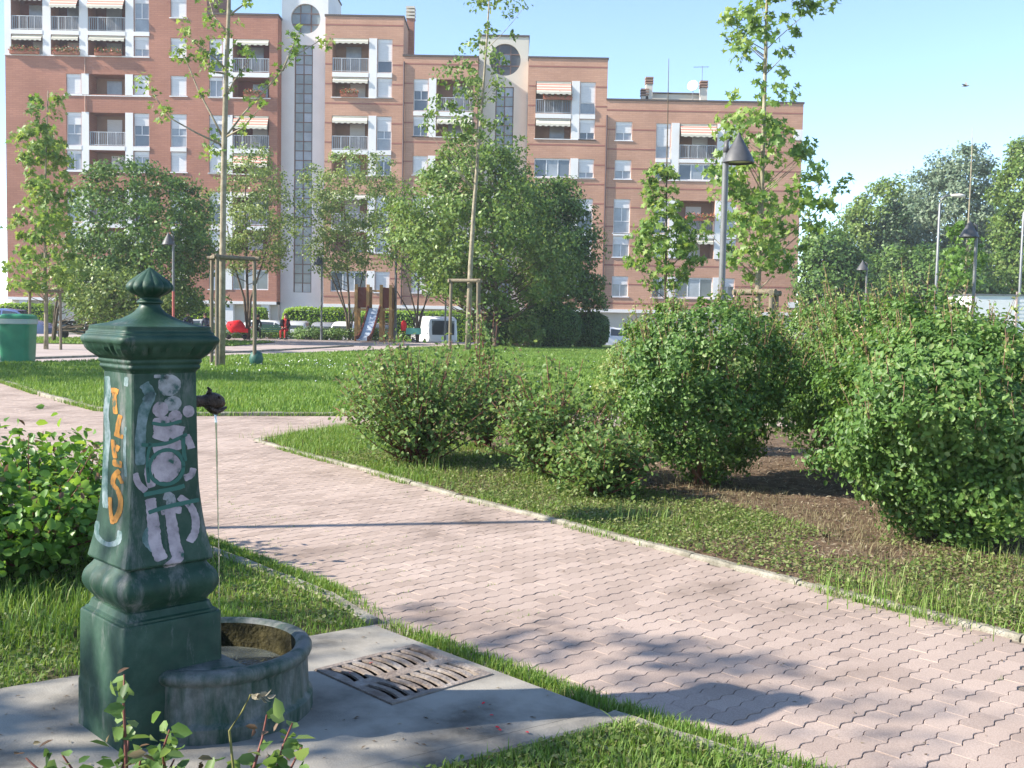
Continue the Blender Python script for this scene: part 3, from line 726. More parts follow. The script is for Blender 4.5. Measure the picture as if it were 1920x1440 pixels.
# graffiti, thin skins of paint on the two shaded faces of the shaft
SZ = [q[1] for q in SHp]; SS = [q[0] for q in SHp]
def shaft_s(z): return float(np.interp(z, SZ, SS))
def zmap(zy): return 1.281 - ((680 + zy / 3.6) - 697) * .001882
def on_right(zx, zy, off):
    z = zmap(zy); s = shaft_s(z); a = (zx - 580) / 205 * .97
    return (max(-.965, min(.965, a)) * s, -(s + off), z - FZ)
def on_left(zx, zy, off):
    z = zmap(zy); s = shaft_s(z); a = (zx - 285) / 102
    return (-(s + off), -max(-.96, min(.96, a)) * s, z - FZ)
def smooth_pts(P, n=6):
    return [q for q in spline([tuple(map(float, p)) for p in P], n)]
def stroke(m, P, w, fn, off, r):
    P = smooth_pts(P, 8); L = []; Rr = []
    for i, p in enumerate(P):
        a = P[max(i - 1, 0)]; b = P[min(i + 1, len(P) - 1)]
        d = Vector((b[0] - a[0], b[1] - a[1])); d = d.normalized() if d.length else Vector((1, 0)); nrm = Vector((-d.y, d.x))
        e = min(i, len(P) - 1 - i); ww = w / 2 * 1.12 * (0.7 if e == 0 else 1) * r.uniform(.9, 1.08)
        row = []
        for t in (-1, -.33, .33, 1): row.append(fn(p[0] + nrm.x * ww * t, p[1] + nrm.y * ww * t, off))
        L.append(row)
    for i in range(len(L) - 1):
        for q in range(3): m.quad(L[i][q], L[i][q + 1], L[i + 1][q + 1], L[i + 1][q])
def blob(m, c, rx, ry, fn, off, r):
    N_ = 28; ring = [(c[0] + rx * math.cos(2 * math.pi * k / N_) * r.uniform(.93, 1.05), c[1] + ry * math.sin(2 * math.pi * k / N_) * r.uniform(.93, 1.05)) for k in range(N_)]
    for a in (1.0, .5):
        pass
    for k in range(N_):
        p, q = ring[k], ring[(k + 1) % N_]
        mi = lambda w_, t: (c[0] + (w_[0] - c[0]) * t, c[1] + (w_[1] - c[1]) * t)
        m.quad(fn(*mi(p, .5), off), fn(*p, off), fn(*q, off), fn(*mi(q, .5), off))
        m.poly([fn(*c, off), fn(*mi(p, .5), off), fn(*mi(q, .5), off)])
rr_ = random.Random(2)
def gs(mk, *a):
    q = MB(); stroke(q, *a); q.build('graffiti', M[mk], fx)
def gb(mk, *a):
    q = MB(); blob(q, *a); q.build('graffiti', M[mk], fx)
mk = 'haze_paint'
for P, w in (([(440, 120), (480, 200), (440, 300), (420, 460), (420, 640)], 60), ([(500, 170), (450, 240)], 50), ([(500, 1040), (470, 1110), (520, 1190)], 60)): gs(mk, P, w, on_right, .0008, rr_)
for P, w in (([(215, 90), (225, 200), (210, 330), (225, 480), (215, 640), (215, 800), (235, 960)], 34), ([(350, 80), (345, 140)], 26), ([(200, 1060), (215, 1150), (275, 1180), (330, 1140), (335, 1070)], 26), ([(345, 400), (340, 560), (350, 720)], 16)): gs(mk, P, w, on_left, .0008, rr_)

mk = 'pale'
gb(mk, (605, 135), 76, 72, on_right, .0012, rr_); gb(mk, (625, 255), 58, 50, on_right, .0012, rr_); gs(mk, [(505, 75), (560, 78), (600, 90)], 20, on_right, .0012, rr_)
gs(mk, [(560, 850), (600, 870), (600, 930)], 50, on_right, .0012, rr_); gs(mk, [(520, 1380), (525, 1410)], 40, on_right, .0012, rr_)

mk = 'pink'
gb(mk, (545, 290), 52, 52, on_right, .0013, rr_); gb(mk, (728, 312), 40, 40, on_right, .0013, rr_); gb(mk, (640, 340), 44, 42, on_right, .0013, rr_)
gs(mk, [(545, 340), (555, 440), (540, 490)], 95, on_right, .0011, rr_); gs(mk, [(650, 400), (640, 440), (610, 480)], 95, on_right, .00115, rr_)
gs(mk, [(500, 560), (560, 545), (680, 525)], 60, on_right, .0011, rr_); gs(mk, [(705, 470), (735, 530), (742, 560)], 46, on_right, .0012, rr_)
gb(mk, (580, 668), 92, 98, on_right, .0013, rr_)
gs(mk, [(480, 600), (470, 700), (490, 790)], 46, on_right, .0011, rr_); gs(mk, [(385, 690), (410, 760), (455, 810)], 36, on_right, .00115, rr_); gs(mk, [(690, 752), (735, 735), (752, 690)], 40, on_right, .0012, rr_)
gs(mk, [(480, 860), (490, 960), (500, 1060), (505, 1150), (535, 1260)], 58, on_right, .0011, rr_); gs(mk, [(590, 950), (600, 1060), (605, 1180), (610, 1260), (555, 1320)], 56, on_right, .00115, rr_)
gs(mk, [(650, 870), (710, 930), (735, 1020), (720, 1110), (680, 1170)], 40, on_right, .0012, rr_); gs(mk, [(540, 955), (600, 950), (660, 960)], 40, on_right, .0012, rr_)

mk = 'line_green'
for P, w in (([(425, 510), (500, 518), (600, 508), (715, 462)], 22), ([(440, 832), (540, 822), (640, 812), (690, 800)], 26), ([(468, 950), (540, 932), (640, 918), (772, 904)], 24), ([(490, 375), (580, 392), (680, 372)], 20),
             ([(690, 470), (690, 560), (700, 640)], 24), ([(480, 500), (460, 620), (470, 760)], 18)): gs(mk, P, w, on_right, .0019, rr_)
gs(mk, [(580 + 108 * math.cos(a), 668 + 112 * math.sin(a)) for a in [i * .4 for i in range(17)]], 22, on_right, .0019, rr_)

mk = 'orange'
for P, w in (([(245, 180), (270, 178), (296, 184)], 32), ([(268, 190), (270, 250), (278, 330)], 28), ([(312, 330), (298, 390), (290, 450)], 28), ([(270, 460), (330, 470)], 28), ([(262, 500), (268, 560), (280, 620)], 28), ([(300, 530), (285, 570)], 24),
             ([(262, 650), (325, 650)], 40), ([(310, 690), (275, 740), (270, 790), (300, 820), (325, 880), (320, 960), (292, 1030)], 28), ([(258, 880), (268, 960), (290, 1045)], 22), ([(300, 720), (330, 770)], 22)): gs(mk, P, w, on_left, .0013, rr_)

# water
m = MB(); m.poly([(.207, -.262, .150)] + [(BC + .264 * math.cos(a_), .264 * math.sin(a_), .150) for a_ in [-1.62 + 3.24 * i / 30 for i in range(31)]] + [(.207, .262, .150)])
wt = struct(m.build('water', M['water'], loc=FC, rz=UA))
m = MB(); pts = []; 
for i in range(24):
    t = i / 23; pts.append((.248 + .030 * t ** .5 * .6, .002 * math.sin(t * 9), zs0 - .048 - (zs0 - .048 - .150) * t))
m.tube(pts, [.0035 - .0016 * min(1, i / 12) + .0006 * math.sin(i * 2.1) for i in range(24)], 8)
m.build('water_stream', M['water'], wt, smooth=True)

# ------------------------------------------------------------------ apartment buildings
FY = 82.0
GB = -0.5
def bx(px, py=300): return at(px, py, FY).x
class Facade:
    def __init__(s, root, x0, x1, z0, z1, mat, Y=FY, depth=9.0):
        s.root, s.x0, s.x1, s.z0, s.z1, s.mat, s.Y, s.depth = root, x0, x1, z0, z1, mat, Y, depth; s.ops = []
    def hole(s, a, b, c, d, dep=.3): s.ops.append((a, b, c, d, dep))
    def build(s, name='wall'):
        Y = s.Y; m = MB()
        xs = sorted({s.x0, s.x1, *[o[0] for o in s.ops], *[o[1] for o in s.ops]}); zs_ = sorted({s.z0, s.z1, *[o[2] for o in s.ops], *[o[3] for o in s.ops]})
        for i in range(len(xs) - 1):
            for j in range(len(zs_) - 1):
                cx, cz = (xs[i] + xs[i + 1]) / 2, (zs_[j] + zs_[j + 1]) / 2
                if any(o[0] < cx < o[1] and o[2] < cz < o[3] for o in s.ops): continue
                m.quad((xs[i], Y, zs_[j]), (xs[i + 1], Y, zs_[j]), (xs[i + 1], Y, zs_[j + 1]), (xs[i], Y, zs_[j + 1]))
        for a, b, c, d, dep in s.ops:
            y2 = Y + dep
            m.quad((a, Y, c), (a, Y, d), (a, y2, d), (a, y2, c)); m.quad((b, Y, c), (b, y2, c), (b, y2, d), (b, Y, d))
            m.quad((a, Y, d), (b, Y, d), (b, y2, d), (a, y2, d)); m.quad((a, Y, c), (a, y2, c), (b, y2, c), (b, Y, c))
        yb = Y + s.depth
        m.quad((s.x0, Y, s.z0), (s.x0, Y, s.z1), (s.x0, yb, s.z1), (s.x0, yb, s.z0)); m.quad((s.x1, Y, s.z0), (s.x1, yb, s.z0), (s.x1, yb, s.z1), (s.x1, Y, s.z1))
        m.quad((s.x0, Y, s.z1), (s.x1, Y, s.z1), (s.x1, yb, s.z1), (s.x0, yb, s.z1)); m.quad((s.x0, yb, s.z0), (s.x0, yb, s.z1), (s.x1, yb, s.z1), (s.x1, yb, s.z0))
        o = m.build(name, s.mat, s.root)
        m = MB(); m.box(s.x0 - .06, s.x1 + .06, Y - .06, yb, s.z1 + .002, s.z1 + .14); m.build('coping', M['coping'], s.root)
        return o
    def bands(s, zlist):
        m = MB()
        for z in zlist:
            segs = [(s.x0, s.x1)]
            for a, b, c, d, _ in s.ops:
                if c - .05 < z < d + .1:
                    ns = []
                    for p, q in segs:
                        if b <= p or a >= q: ns.append((p, q))
                        else:
                            if a > p: ns.append((p, a))
                            if b < q: ns.append((b, q))
                    segs = ns
            for p, q in segs:
                if q - p > .05: m.box(p + .003, q - .003, s.Y - .012, s.Y + .05, z, z + .11)
        if m.f: m.build('brick_band', M['band'], s.root)
rb = random.Random(11)
def window(f, a, b, c, d, style='open', sill=True):
    """white framed window with its roller shutter box; style: down, half, open, tall"""
    f.hole(a, b, c, d, .26)
    Y = f.Y + .14; m = MB(); t = .055
    top = d - .26
    m.box(a + .002, b - .002, Y - .04, Y + .06, top, d - .002)
    m.box(a + .002, a + t, Y, Y + .06, c + .002, top); m.box(b - t, b - .002, Y, Y + .06, c + .002, top); m.box(a + t, b - t, Y, Y + .06, c + .002, c + t)
    mid = (a + b) / 2
    low = c + (d - c) * .36 if style == 'tall' else None
    if style != 'down': m.box(mid - .03, mid + .03, Y, Y + .06, c + t if not low else low, top)
    if low: m.box(a + t, b - t, Y, Y + .06, low - .05, low)
    if sill: m.box(a - .08, b + .08, f.Y - .07, f.Y + .13, c - .07, c - .003)
    w = m.build('window', M['white'], f.root)
    m = MB(); m.quad((a + t, Y + .03, c + t), (b - t, Y + .03, c + t), (b - t, Y + .03, top), (a + t, Y + .03, top)); m.build('pane', rb.choice([M['glass'], M['glass_mid'], M['glass_mid']]), w)
    fr = {'down': 1.0, 'half': rb.uniform(.35, .7), 'open': rb.choice([0, 0, .15, .3]), 'tall': rb.choice([.5, .62, 1.0, .3])}[style]
    z1 = c + t if style != 'tall' else low
    if fr > 0:
        zb = top - (top - z1) * fr
        m = MB(); m.box(a + t + .002, b - t - .002, Y - .022, Y - .003, zb, top - .002); m.build('roller_shutter', M['shutter'], w)
    return w
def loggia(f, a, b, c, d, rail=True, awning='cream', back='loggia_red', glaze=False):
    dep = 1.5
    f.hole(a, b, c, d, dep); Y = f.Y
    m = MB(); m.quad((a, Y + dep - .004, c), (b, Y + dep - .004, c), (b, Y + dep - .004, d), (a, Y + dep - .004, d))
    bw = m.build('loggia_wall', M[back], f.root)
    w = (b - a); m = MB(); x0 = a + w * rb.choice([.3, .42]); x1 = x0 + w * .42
    m.box(x0, x1, Y + dep - .07, Y + dep - .006, c + .03, min(d - .2, c + 2.2)); m.build('door_window', M[rb.choice(['shutter', 'glass_mid', 'glass_mid', 'shutter'])], bw)
    if glaze:
        m = MB(); k = 3
        m.box(a + .002, b - .002, Y + .1, Y + .15, d - .12, d - .002); m.box(a + .002, b - .002, Y + .1, Y + .15, c + .002, c + .08)
        for i in range(k + 1):
            x = a + .002 + (w - .064) * i / k; m.box(x, x + .06, Y + .1, Y + .15, c + .08, d - .12)
        wf = m.build('glazing_frame', M['white'], f.root)
        for i in range(k):
            m = MB(); x = a + .004 + (w - .064) * i / k; x2 = a + (w - .064) * (i + 1) / k
            m.quad((x + .06, Y + .125, c + .08), (x2, Y + .125, c + .08), (x2, Y + .125, d - .12), (x + .06, Y + .125, d - .12)); m.build('pane', M['glass_mid' if i % 2 else 'glass'], wf)
    if rail:
        m = MB(); h = c + 1.05
        m.box(a + .01, b - .01, Y + .02, Y + .07, h - .05, h); m.box(a + .01, b - .01, Y + .02, Y + .07, c + .05, c + .09)
        k = 4
        for i in range(k + 1):
            x = a + .02 + (w - .08) * i / k; m.box(x, x + .04, Y + .022, Y + .068, c, h - .05)
        r_ = m.build('railing', M['rail'], f.root)
        m = MB(); nb = int(w / .14)
        for i in range(nb): x = a + .06 + (w - .12) * i / nb; m.box(x, x + .075, Y + .035, Y + .05, c + .09, h - .05)
        m.build('balusters', M['mesh_panel'], r_)
    if awning:
        drop = .75 if awning == 'cream' else 1.0
        m = MB(); k = 12; y0 = Y + .05; out = .2 if awning == 'cream' else .5
        hz = rb.choice([.22, .27, .4]) if awning == 'cream' else .85
        for i in range(k):
            xa, xb = a + .05 + (w - .1) * i / k, a + .05 + (w - .1) * (i + 1) / k
            m.quad((xa, y0, d - .1), (xb, y0, d - .1), (xb, y0 - out, d - hz), (xa, y0 - out, d - hz), 0 if awning == 'cream' else 0)
            zz = .16 + .05 * (i % 2)
            m.quad((xa, y0 - out, d - hz), (xb, y0 - out, d - hz), (xb, y0 - out - .01, d - hz - zz), (xa, y0 - out - .01, d - hz - zz), 0)
        if awning != 'cream':
            for q in range(3):
                t0, t1 = .12 + q * .3, .27 + q * .3
                L = lambda t: (y0 - out * t, d - .1 + (-hz + .1) * t)
                (ya, za), (yb_, zb) = L(t0), L(t1)
                m.quad((a + .05, ya - .006, za + .006), (b - .05, ya - .006, za + .006), (b - .05, yb_ - .006, zb + .006), (a + .05, yb_ - .006, zb + .006), 1)
        m.box(a + .04, b - .04, y0 - .04, y0 + .06, d - .1, d - .02, 0)
        m.build('awning', [M['awn'], M['awn_red']], f.root)
def pillar(f, a, b, c, d):
    m = MB(); m.box(a, b, f.Y - .05, f.Y + .25, c, d); m.build('pillar', M['white_wall'], f.root)
def ledge(f, a, b, z, h=.35):
    m = MB(); m.box(a, b, f.Y - .07, f.Y + .2, z, z + h); m.build('ledge', M['white_wall'], f.root)
fb_list = []
def flower_box(x, w, z, Y, label, seed):
    r = np.random.default_rng(seed)
    e = tag(empty('flower_box', (x, Y, z)), label, 'flower box', 'flower boxes on the balconies')
    m = MB(); m.prism([(-w / 2, -.3), (w / 2, -.3), (w / 2, -.075), (-w / 2, -.075)], -.12, .1); m.build('trough', M['terracotta'], e)
    n = int(260 * w); p = np.stack([r.uniform(-w / 2, w / 2, n), r.uniform(-.36, -.04, n), .06 + np.abs(r.normal(.12, .13, n))], 1)
    fl__ = leaves('flowers', p, r.normal(size=(n, 3)) + [0, -.6, .6], r.uniform(.08, .16, n), T_DIAM, LM['flower'], r, parent=e); fl__['kind'] = 'stuff'
TALL = [(22.35, 24.9), (13.8, 16.3), (8.0, 10.5)]
def duplex(f, cols, zrows, backs='loggia_red', awn=True):
    """cols: list of (kind, x0, x1); zrows: list of (z0, z1, tall)"""
    for (c, d, tall) in zrows:
        for kind, a, b in cols:
            if kind == 'w': window(f, a, b, c, d, 'tall' if tall else rb.choice(['down', 'half', 'open', 'down']), sill=not tall)
            elif kind == 'l':
                gz_ = (not tall) and rb.random() < .35
                loggia(f, a, b, c, d, rail=tall, awning=(None if gz_ or c < 5 else rb.choice(['cream', 'cream', 'striped', None, None])) if awn else None, back=backs, glaze=gz_)
        # pillars between the openings, white slab lines
    spans = {}
def rows_pair(zr): return zr
# --- block A: tall red block on the left, with white loggias at the top
A = tag(empty('apartment_block', (0, 0, 0)), 'tallest dark red brick apartment block at the left edge with white loggias on top', 'building', 'blocks of the brick apartment building')
xa0, xa1 = at(12, 330, FY).x, at(388, 200, FY).x
xa2 = at(520, 250, FY).x
fA = Facade(A, xa0, xa1, GB + 2.5, 30.5, M['brickA'], FY, 6.8)
X = lambda px: at(px, 305, FY).x
zl = X(26) ; 
cA = [('w', X(125), X(153)), ('l', X(168), X(235)), ('w', X(251), X(280)), ('w', X(320), X(350))]
zA = [(17.63, 19.14, 0), (13.8, 16.28, 1), (11.92, 13.44, 0), (8.0, 10.5, 1), (6.1, 7.6, 0), (3.1, 4.65, 0)]
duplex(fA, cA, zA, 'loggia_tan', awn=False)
for c, d in ((17.60, 19.16), (11.90, 16.30), (6.08, 10.52), (3.08, 4.68)):
    pillar(fA, X(154), X(167.5), c, d); pillar(fA, X(235.5), X(250), c, d)
for z in (13.46, 7.62):
    ledge(fA, X(125), X(153.8), z, .32); ledge(fA, X(168), X(235), z, .32); ledge(fA, X(250.5), X(281), z, .32); ledge(fA, X(320), X(350), z, .32)
for z in (17.55, 11.84, 6.02): ledge(fA, X(121), X(284), z - .05, .06)
# white top zone
cT = [('l', X(24), X(82)), ('l', X(98), X(150)), ('l', X(167), X(236)), ('w', X(252), X(280))]
for (c, d, tall) in ((28.2, 30.3, 1), (26.3, 27.8, 0), (22.35, 25.95, 1), (20.55, 22.0, 0)):
    for i, (kd, a, b) in enumerate(cT):
        if kd == 'w': window(fA, a, b, c, min(d, 25.2) if c < 26 else d, 'tall' if tall else 'half', sill=False)
        else: loggia(fA, a, b, c, min(d, 24.95) if c < 26 else d, rail=bool(tall), awning='cream' if (not tall or i == 0) else 'striped', back='loggia_red')
for p, q in ((12, 23.5), (82.5, 97.5), (150.5, 166.5), (236.5, 251.5)): pillar(fA, X(p) - (.02 if p == 12 else 0), X(q), 20.52, 30.4)
for a, b in ((23.6, 82.4), (97.6, 150.4), (166.6, 236.4), (251.6, 281)): ledge(fA, X(a), X(b), 22.02, .31); ledge(fA, X(a), X(b), 25.3 if a > 250 else 25.0, .9)
ledge(fA, X(10), X(281), 20.42, .09)
for (c, d, tall) in ((20.53, 21.95, 0), (23.45, 24.9, 0)): window(fA, X(320), X(350), c, d, 'down')
window(fA, X(320), X(350), 26.4, 27.8, 'down')
fA.build()
fA2 = Facade(A, xa1, xa2, GB + 2.5, 23.72, M['brickA'], FY, 8.0)
cA2 = [('w', X(392), X(417)), ('l', X(437), X(504))]
duplex(fA2, cA2, [(19.5, 21.95, 1), (17.63, 19.1, 0), (13.75, 16.25, 1), (11.92, 13.4, 0), (8.0, 10.5, 1), (6.1, 7.6, 0), (3.1, 4.65, 0)], 'loggia_red')
for c, d in ((17.60, 21.97), (11.90, 16.27), (6.08, 10.52), (3.08, 4.68)): pillar(fA2, X(418), X(436), c, d)
for z in (19.12, 13.42, 7.62): ledge(fA2, X(392), X(417.5), z, .34); ledge(fA2, X(436.5), X(504.5), z, .34)
for z in (17.52, 11.82): ledge(fA2, X(390), X(507), z, .07)
fA2.build()
m = MB(); m.box(xa0, xa2, FY - .1, FY + 6.9, 2.0, 2.22); m.build('plinth_ledge', M['white_wall'], A)
m = MB(); m.box(xa0 + .02, xa2 - .02, FY + .6, FY + 6.5, GB - .02, 2.0); m.build('ground_floor', M['cream'], A)
for px, z0, z1 in ((161, 19.16, 20.4), (161, 16.3, 17.48), (425, 16.27, 17.5)):
    m = MB(); m.tube([(X(px), FY - .06, z0), (X(px), FY - .06, z1)], .045, 8); m.build('downpipe', M['pipe_tan'], A)
for px in (X(40), X(150), X(430), X(498)):
    m = MB(); m.box(px - .3, px + .3, FY + .05, FY + .58, GB, 2.0); m.build('column', M['white_wall'], A)
# --- stair towers
def tower(label, x0, x1, ztop, Y, mat, cx, cz, cr, sx0, sx1, sz1, dep, gm='glass_strip'):
    t = tag(empty('stair_tower', (0, 0, 0)), label, 'tower', 'pale stair towers of the apartment building')
    f = Facade(t, x0, x1, GB, ztop, mat, Y, dep); m = MB()
    f.hole(sx0, sx1, 3.0, sz1, .2)
    # square panel with a round opening, filled up to the wall
    h = cr + .08; f.hole(cx - h, cx + h, cz - h, cz + h, .0001); f.build('tower_wall')
    k = 48; m = MB()
    for i in range(k):
        a0, a1 = 2 * math.pi * i / k, 2 * math.pi * (i + 1) / k
        def sqp(a): s_ = h / max(abs(math.cos(a)), abs(math.sin(a))); return (cx + s_ * math.cos(a), Y, cz + s_ * math.sin(a))
        c0, c1 = (cx + cr * math.cos(a0), Y, cz + cr * math.sin(a0)), (cx + cr * math.cos(a1), Y, cz + cr * math.sin(a1))
        m.quad(sqp(a0), sqp(a1), c1, c0); m.quad(c0, c1, (c1[0], Y + .22, c1[2]), (c0[0], Y + .22, c0[2]))
    m.build('round_window_surround', mat, t)
    m = MB(); m.poly([(cx + cr * math.cos(2 * math.pi * i / k), Y + .2, cz + cr * math.sin(2 * math.pi * i / k)) for i in range(k)]); rw = m.build('round_window', M[gm], t)
    m = MB()
    for q in (-.36, .36):
        x = q * cr; l = math.sqrt(cr * cr - x * x) - .02
        m.box(cx + x - .035, cx + x + .035, Y + .13, Y + .19, cz - l, cz + l); m.box(cx - l, cx + l, Y + .135, Y + .195, cz + x - .035, cz + x + .035)
    m.build('mullions', M['mullion'], rw)
    m = MB(); w = .36 * cr - .04; m.box(cx - w, cx + w, Y + .1, Y + .19, cz - w, cz + w); m.build('casement', M['glass'], rw)
    m = MB(); nb = int((sz1 - 3.0) / 0.72); dz = (sz1 - 3.0) / nb; mid = (sx0 + sx1) / 2
    for x in (sx0 + .04, mid, sx1 - .04): m.box(x - .035, x + .035, Y + .1, Y + .17, 3.0, sz1)
    for i in range(nb + 1): m.box(sx0, sx1, Y + .105, Y + .165, 3.0 + i * dz - .03, 3.0 + i * dz + .03)
    st = m.build('stair_glazing', M['mullion'], t)
    for i in range(nb):
        for a, b in ((sx0 + .076, mid - .036), (mid + .036, sx1 - .076)):
            m = MB(); j = rb.uniform(-.012, .012); m.quad((a, Y + .14 + j, 3.0 + i * dz + .03), (b, Y + .14 - j, 3.0 + i * dz + .03), (b, Y + .14 - j, 3.0 + (i + 1) * dz - .03), (a, Y + .14 + j, 3.0 + (i + 1) * dz - .03)); m.build('pane', M['glass_strip' if rb.random() < .7 else 'glass_mid'], st)
    return t
tower('tall grey white stair tower with round window between red and tan brick', xa2 + .01, at(609, 200, FY).x - .02, 26.6, FY + 1.3, M['white_wall'], at(573, 35, FY + 1.3).x, at(573, 35, FY + 1.3).z, 1.13, at(552, 200, FY + 1.3).x, at(586, 200, FY + 1.3).x, at(575, 85, FY + 1.3).z, 6.0)
tower('lower cream stair tower with round window behind the slender young tree', at(895, 200, FY).x + .02, at(990, 200, FY).x - .02, at(946, 69, FY + 1).z, FY + 1.0, M['cream'], at(947, 112, FY + 1).x, at(947, 112, FY + 1).z, 1.2, at(928, 250, FY + 1).x, at(962, 250, FY + 1).x, at(945, 163, FY + 1).z, 6.0, 'glass_dark')
# --- tan blocks
def tan_block(label, x0, x1, ztop, cols, zrows, piles, sills, zband0):
    t = tag(empty('apartment_block', (0, 0, 0)), label, 'building', 'blocks of the brick apartment building')
    f = Facade(t, x0, x1, GB + 2.5, ztop, M['brickC'], FY, 8.0)
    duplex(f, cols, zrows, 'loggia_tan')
    lx = [q for q in cols if q[0] == 'l']
    for (a, b) in piles:
        for c, d in sills['groups']: pillar(f, a, b, c - .02, d + .02)
    for z in sills['mid']:
        for kd, a, b in cols: ledge(f, a + .003, b - .003, z, sills['midh'])
    for z in sills['low']: ledge(f, min(q[1] for q in cols) - .08, max(q[2] for q in cols) + .08, z, .06)
    f.bands([zband0 - 1.46 * k for k in range(20) if zband0 - 1.46 * k > 2.3])
    f.build()
    m = MB(); m.box(x0, x1, FY - .1, FY + .5, 2.0 - .1, 1.999 + .15); m.build('plinth_ledge', M['white_wall'], t)
    m = MB(); m.box(x0 + .02, x1 - .02, FY + .3, FY + 7.5, GB - .02, 1.9); m.build('ground_floor', M['cream'], t)
    return t, f
X2 = lambda px: at(px, 250, FY).x
grpC = {'groups': [(17.8, 22.16), (11.96, 16.4), (6.12, 10.52), (3.1, 4.7)], 'mid': [19.29, 13.50, 7.64], 'midh': .33, 'low': [17.72, 11.88]}
tC, fC = tan_block('tan brick apartment block with chimney right of the tall stair tower', at(609, 200, FY).x, at(755, 200, FY).x, 23.77, [('l', X2(622), X2(690)), ('w', X2(706), X2(734))],
    [(19.66, 22.16, 1), (17.8, 19.27, 0), (13.84, 16.4, 1), (11.96, 13.48, 0), (8.0, 10.5, 1), (6.12, 7.62, 0), (3.1, 4.68, 0)], [(X2(690.6), X2(705.4))], grpC, 23.1)
m = MB(); cz0 = 20.9; cxx = at(770, 60, FY + 4).x
m.box(cxx - .28, cxx + .28, FY + 3.6, FY + 4.4, 17, 24.7); m.build('chimney', M['brickA'], tC)
m = MB()
for i in range(4): m.box(cxx - .34, cxx + .34, FY + 3.52, FY + 4.48, 24.7 + i * .26, 24.7 + i * .26 + .15)
m.build('chimney_cap', M['cream'], tC.children[-1])
grpF = {'groups': [(14.97, 19.28), (12.07, 13.5), (6.14, 10.52), (3.1, 4.7)], 'mid': [16.50, 7.66], 'midh': .33, 'low': [14.9, 11.98]}
zF = [(16.87, 19.25, 1), (14.97, 16.48, 0), (12.07, 13.5, 0), (8.0, 10.5, 1), (6.14, 7.64, 0), (3.13, 4.68, 0)]
X3 = lambda px: at(px, 210, FY).x
tD, fD = tan_block('tan brick apartment block half hidden behind the big green tree', at(755, 200, FY).x + .01, at(895, 200, FY).x, at(830, 107, FY).z, [('w', X3(775), X3(803)), ('l', X3(818), X3(887))], zF, [(X3(803.6), X3(817.4))], grpF, 20.3)
tF, fF = tan_block('tan brick apartment block between cream tower and the low end block', at(990, 200, FY).x, at(1138, 200, FY).x, 20.95, [('l', X3(1004), X3(1071)), ('w', X3(1087), X3(1116))], zF, [(X3(1071.6), X3(1086.4))], grpF, 20.3)
grpG = {'groups': [(12.05, 16.3), (6.14, 10.52), (3.1, 4.7)], 'mid': [13.34, 7.66], 'midh': .3, 'low': [11.97, 6.06]}
X4 = lambda px: at(px, 300, FY).x
tG = tag(empty('apartment_block', (0, 0, 0)), 'lowest tan brick apartment block at the right end with roof hut', 'building', 'blocks of the brick apartment building')
fG = Facade(tG, at(1138, 200, FY).x + .01, at(1503, 300, FY).x, GB + 2.5, 17.92, M['brickC'], FY, 9.0)
for c, d, s_ in ((14.95, 16.35, 'half'), (12.05, 13.48, 'half'), (7.96, 10.54, 'tall'), (6.14, 7.74, 'open'), (3.13, 4.68, 'open')): window(fG, X4(1153), X4(1184), c, d, s_)
ledge(fG, X4(1153), X4(1184), 7.76, .18)
colsG = [('w', X4(1229), X4(1257)), ('l', X4(1273), X4(1343)), ('w', X4(1358), X4(1385))]
for (c, d, tall) in ((13.66, 16.28, 1), (12.05, 13.32, 0), (8.0, 10.5, 1), (6.14, 7.64, 0), (3.13, 4.68, 0)):
    for kd, a, b in colsG:
        if kd == 'w': window(fG, a, b, c, d, 'tall' if tall else 'open', sill=False)
        else: loggia(fG, a, b, c, d, rail=bool(tall), awning='striped' if c > 13 else ('cream' if c > 6 and not tall and c < 12 else None), back='loggia_tan', glaze=(not tall and (c > 11 or c < 5)))
for a, b in ((X4(1257.6), X4(1272.4)), (X4(1343.6), X4(1357.4))):
    for c, d in grpG['groups']: pillar(fG, a, b, c - .02, d + .02)
for z in grpG['mid']:
    for kd, a, b in colsG: ledge(fG, a + .003, b - .003, z + .01, .28)
for z in (11.97, 3.04): ledge(fG, X4(1226), X4(1388), z, .06)
fG.bands([17.15 - 1.46 * k for k in range(11)])
fG.build()
m = MB(); m.box(fG.x0, fG.x1, FY - .1, FY + .5, 1.9, 2.15); m.build('plinth_ledge', M['white_wall'], tG)
m = MB(); m.box(fG.x0 + .02, fG.x1 - .02, FY + .3, FY + 8.5, GB - .02, 1.9); m.build('ground_floor', M['cream'], tG)
m = MB(); a = at(1487, 572, FY); m.box(a.x - .42, a.x + .42, FY - .05, FY - .014, a.z - .22, a.z + .22); m.build('wall_sign', M['white'], tG)
m = MB(); m.box(at(1488, 245, FY).x, fG.x1 + .02, FY - .04, FY + 1.2, 15.2, 16.0); m.build('corner_panel', M['white_wall'], tG)
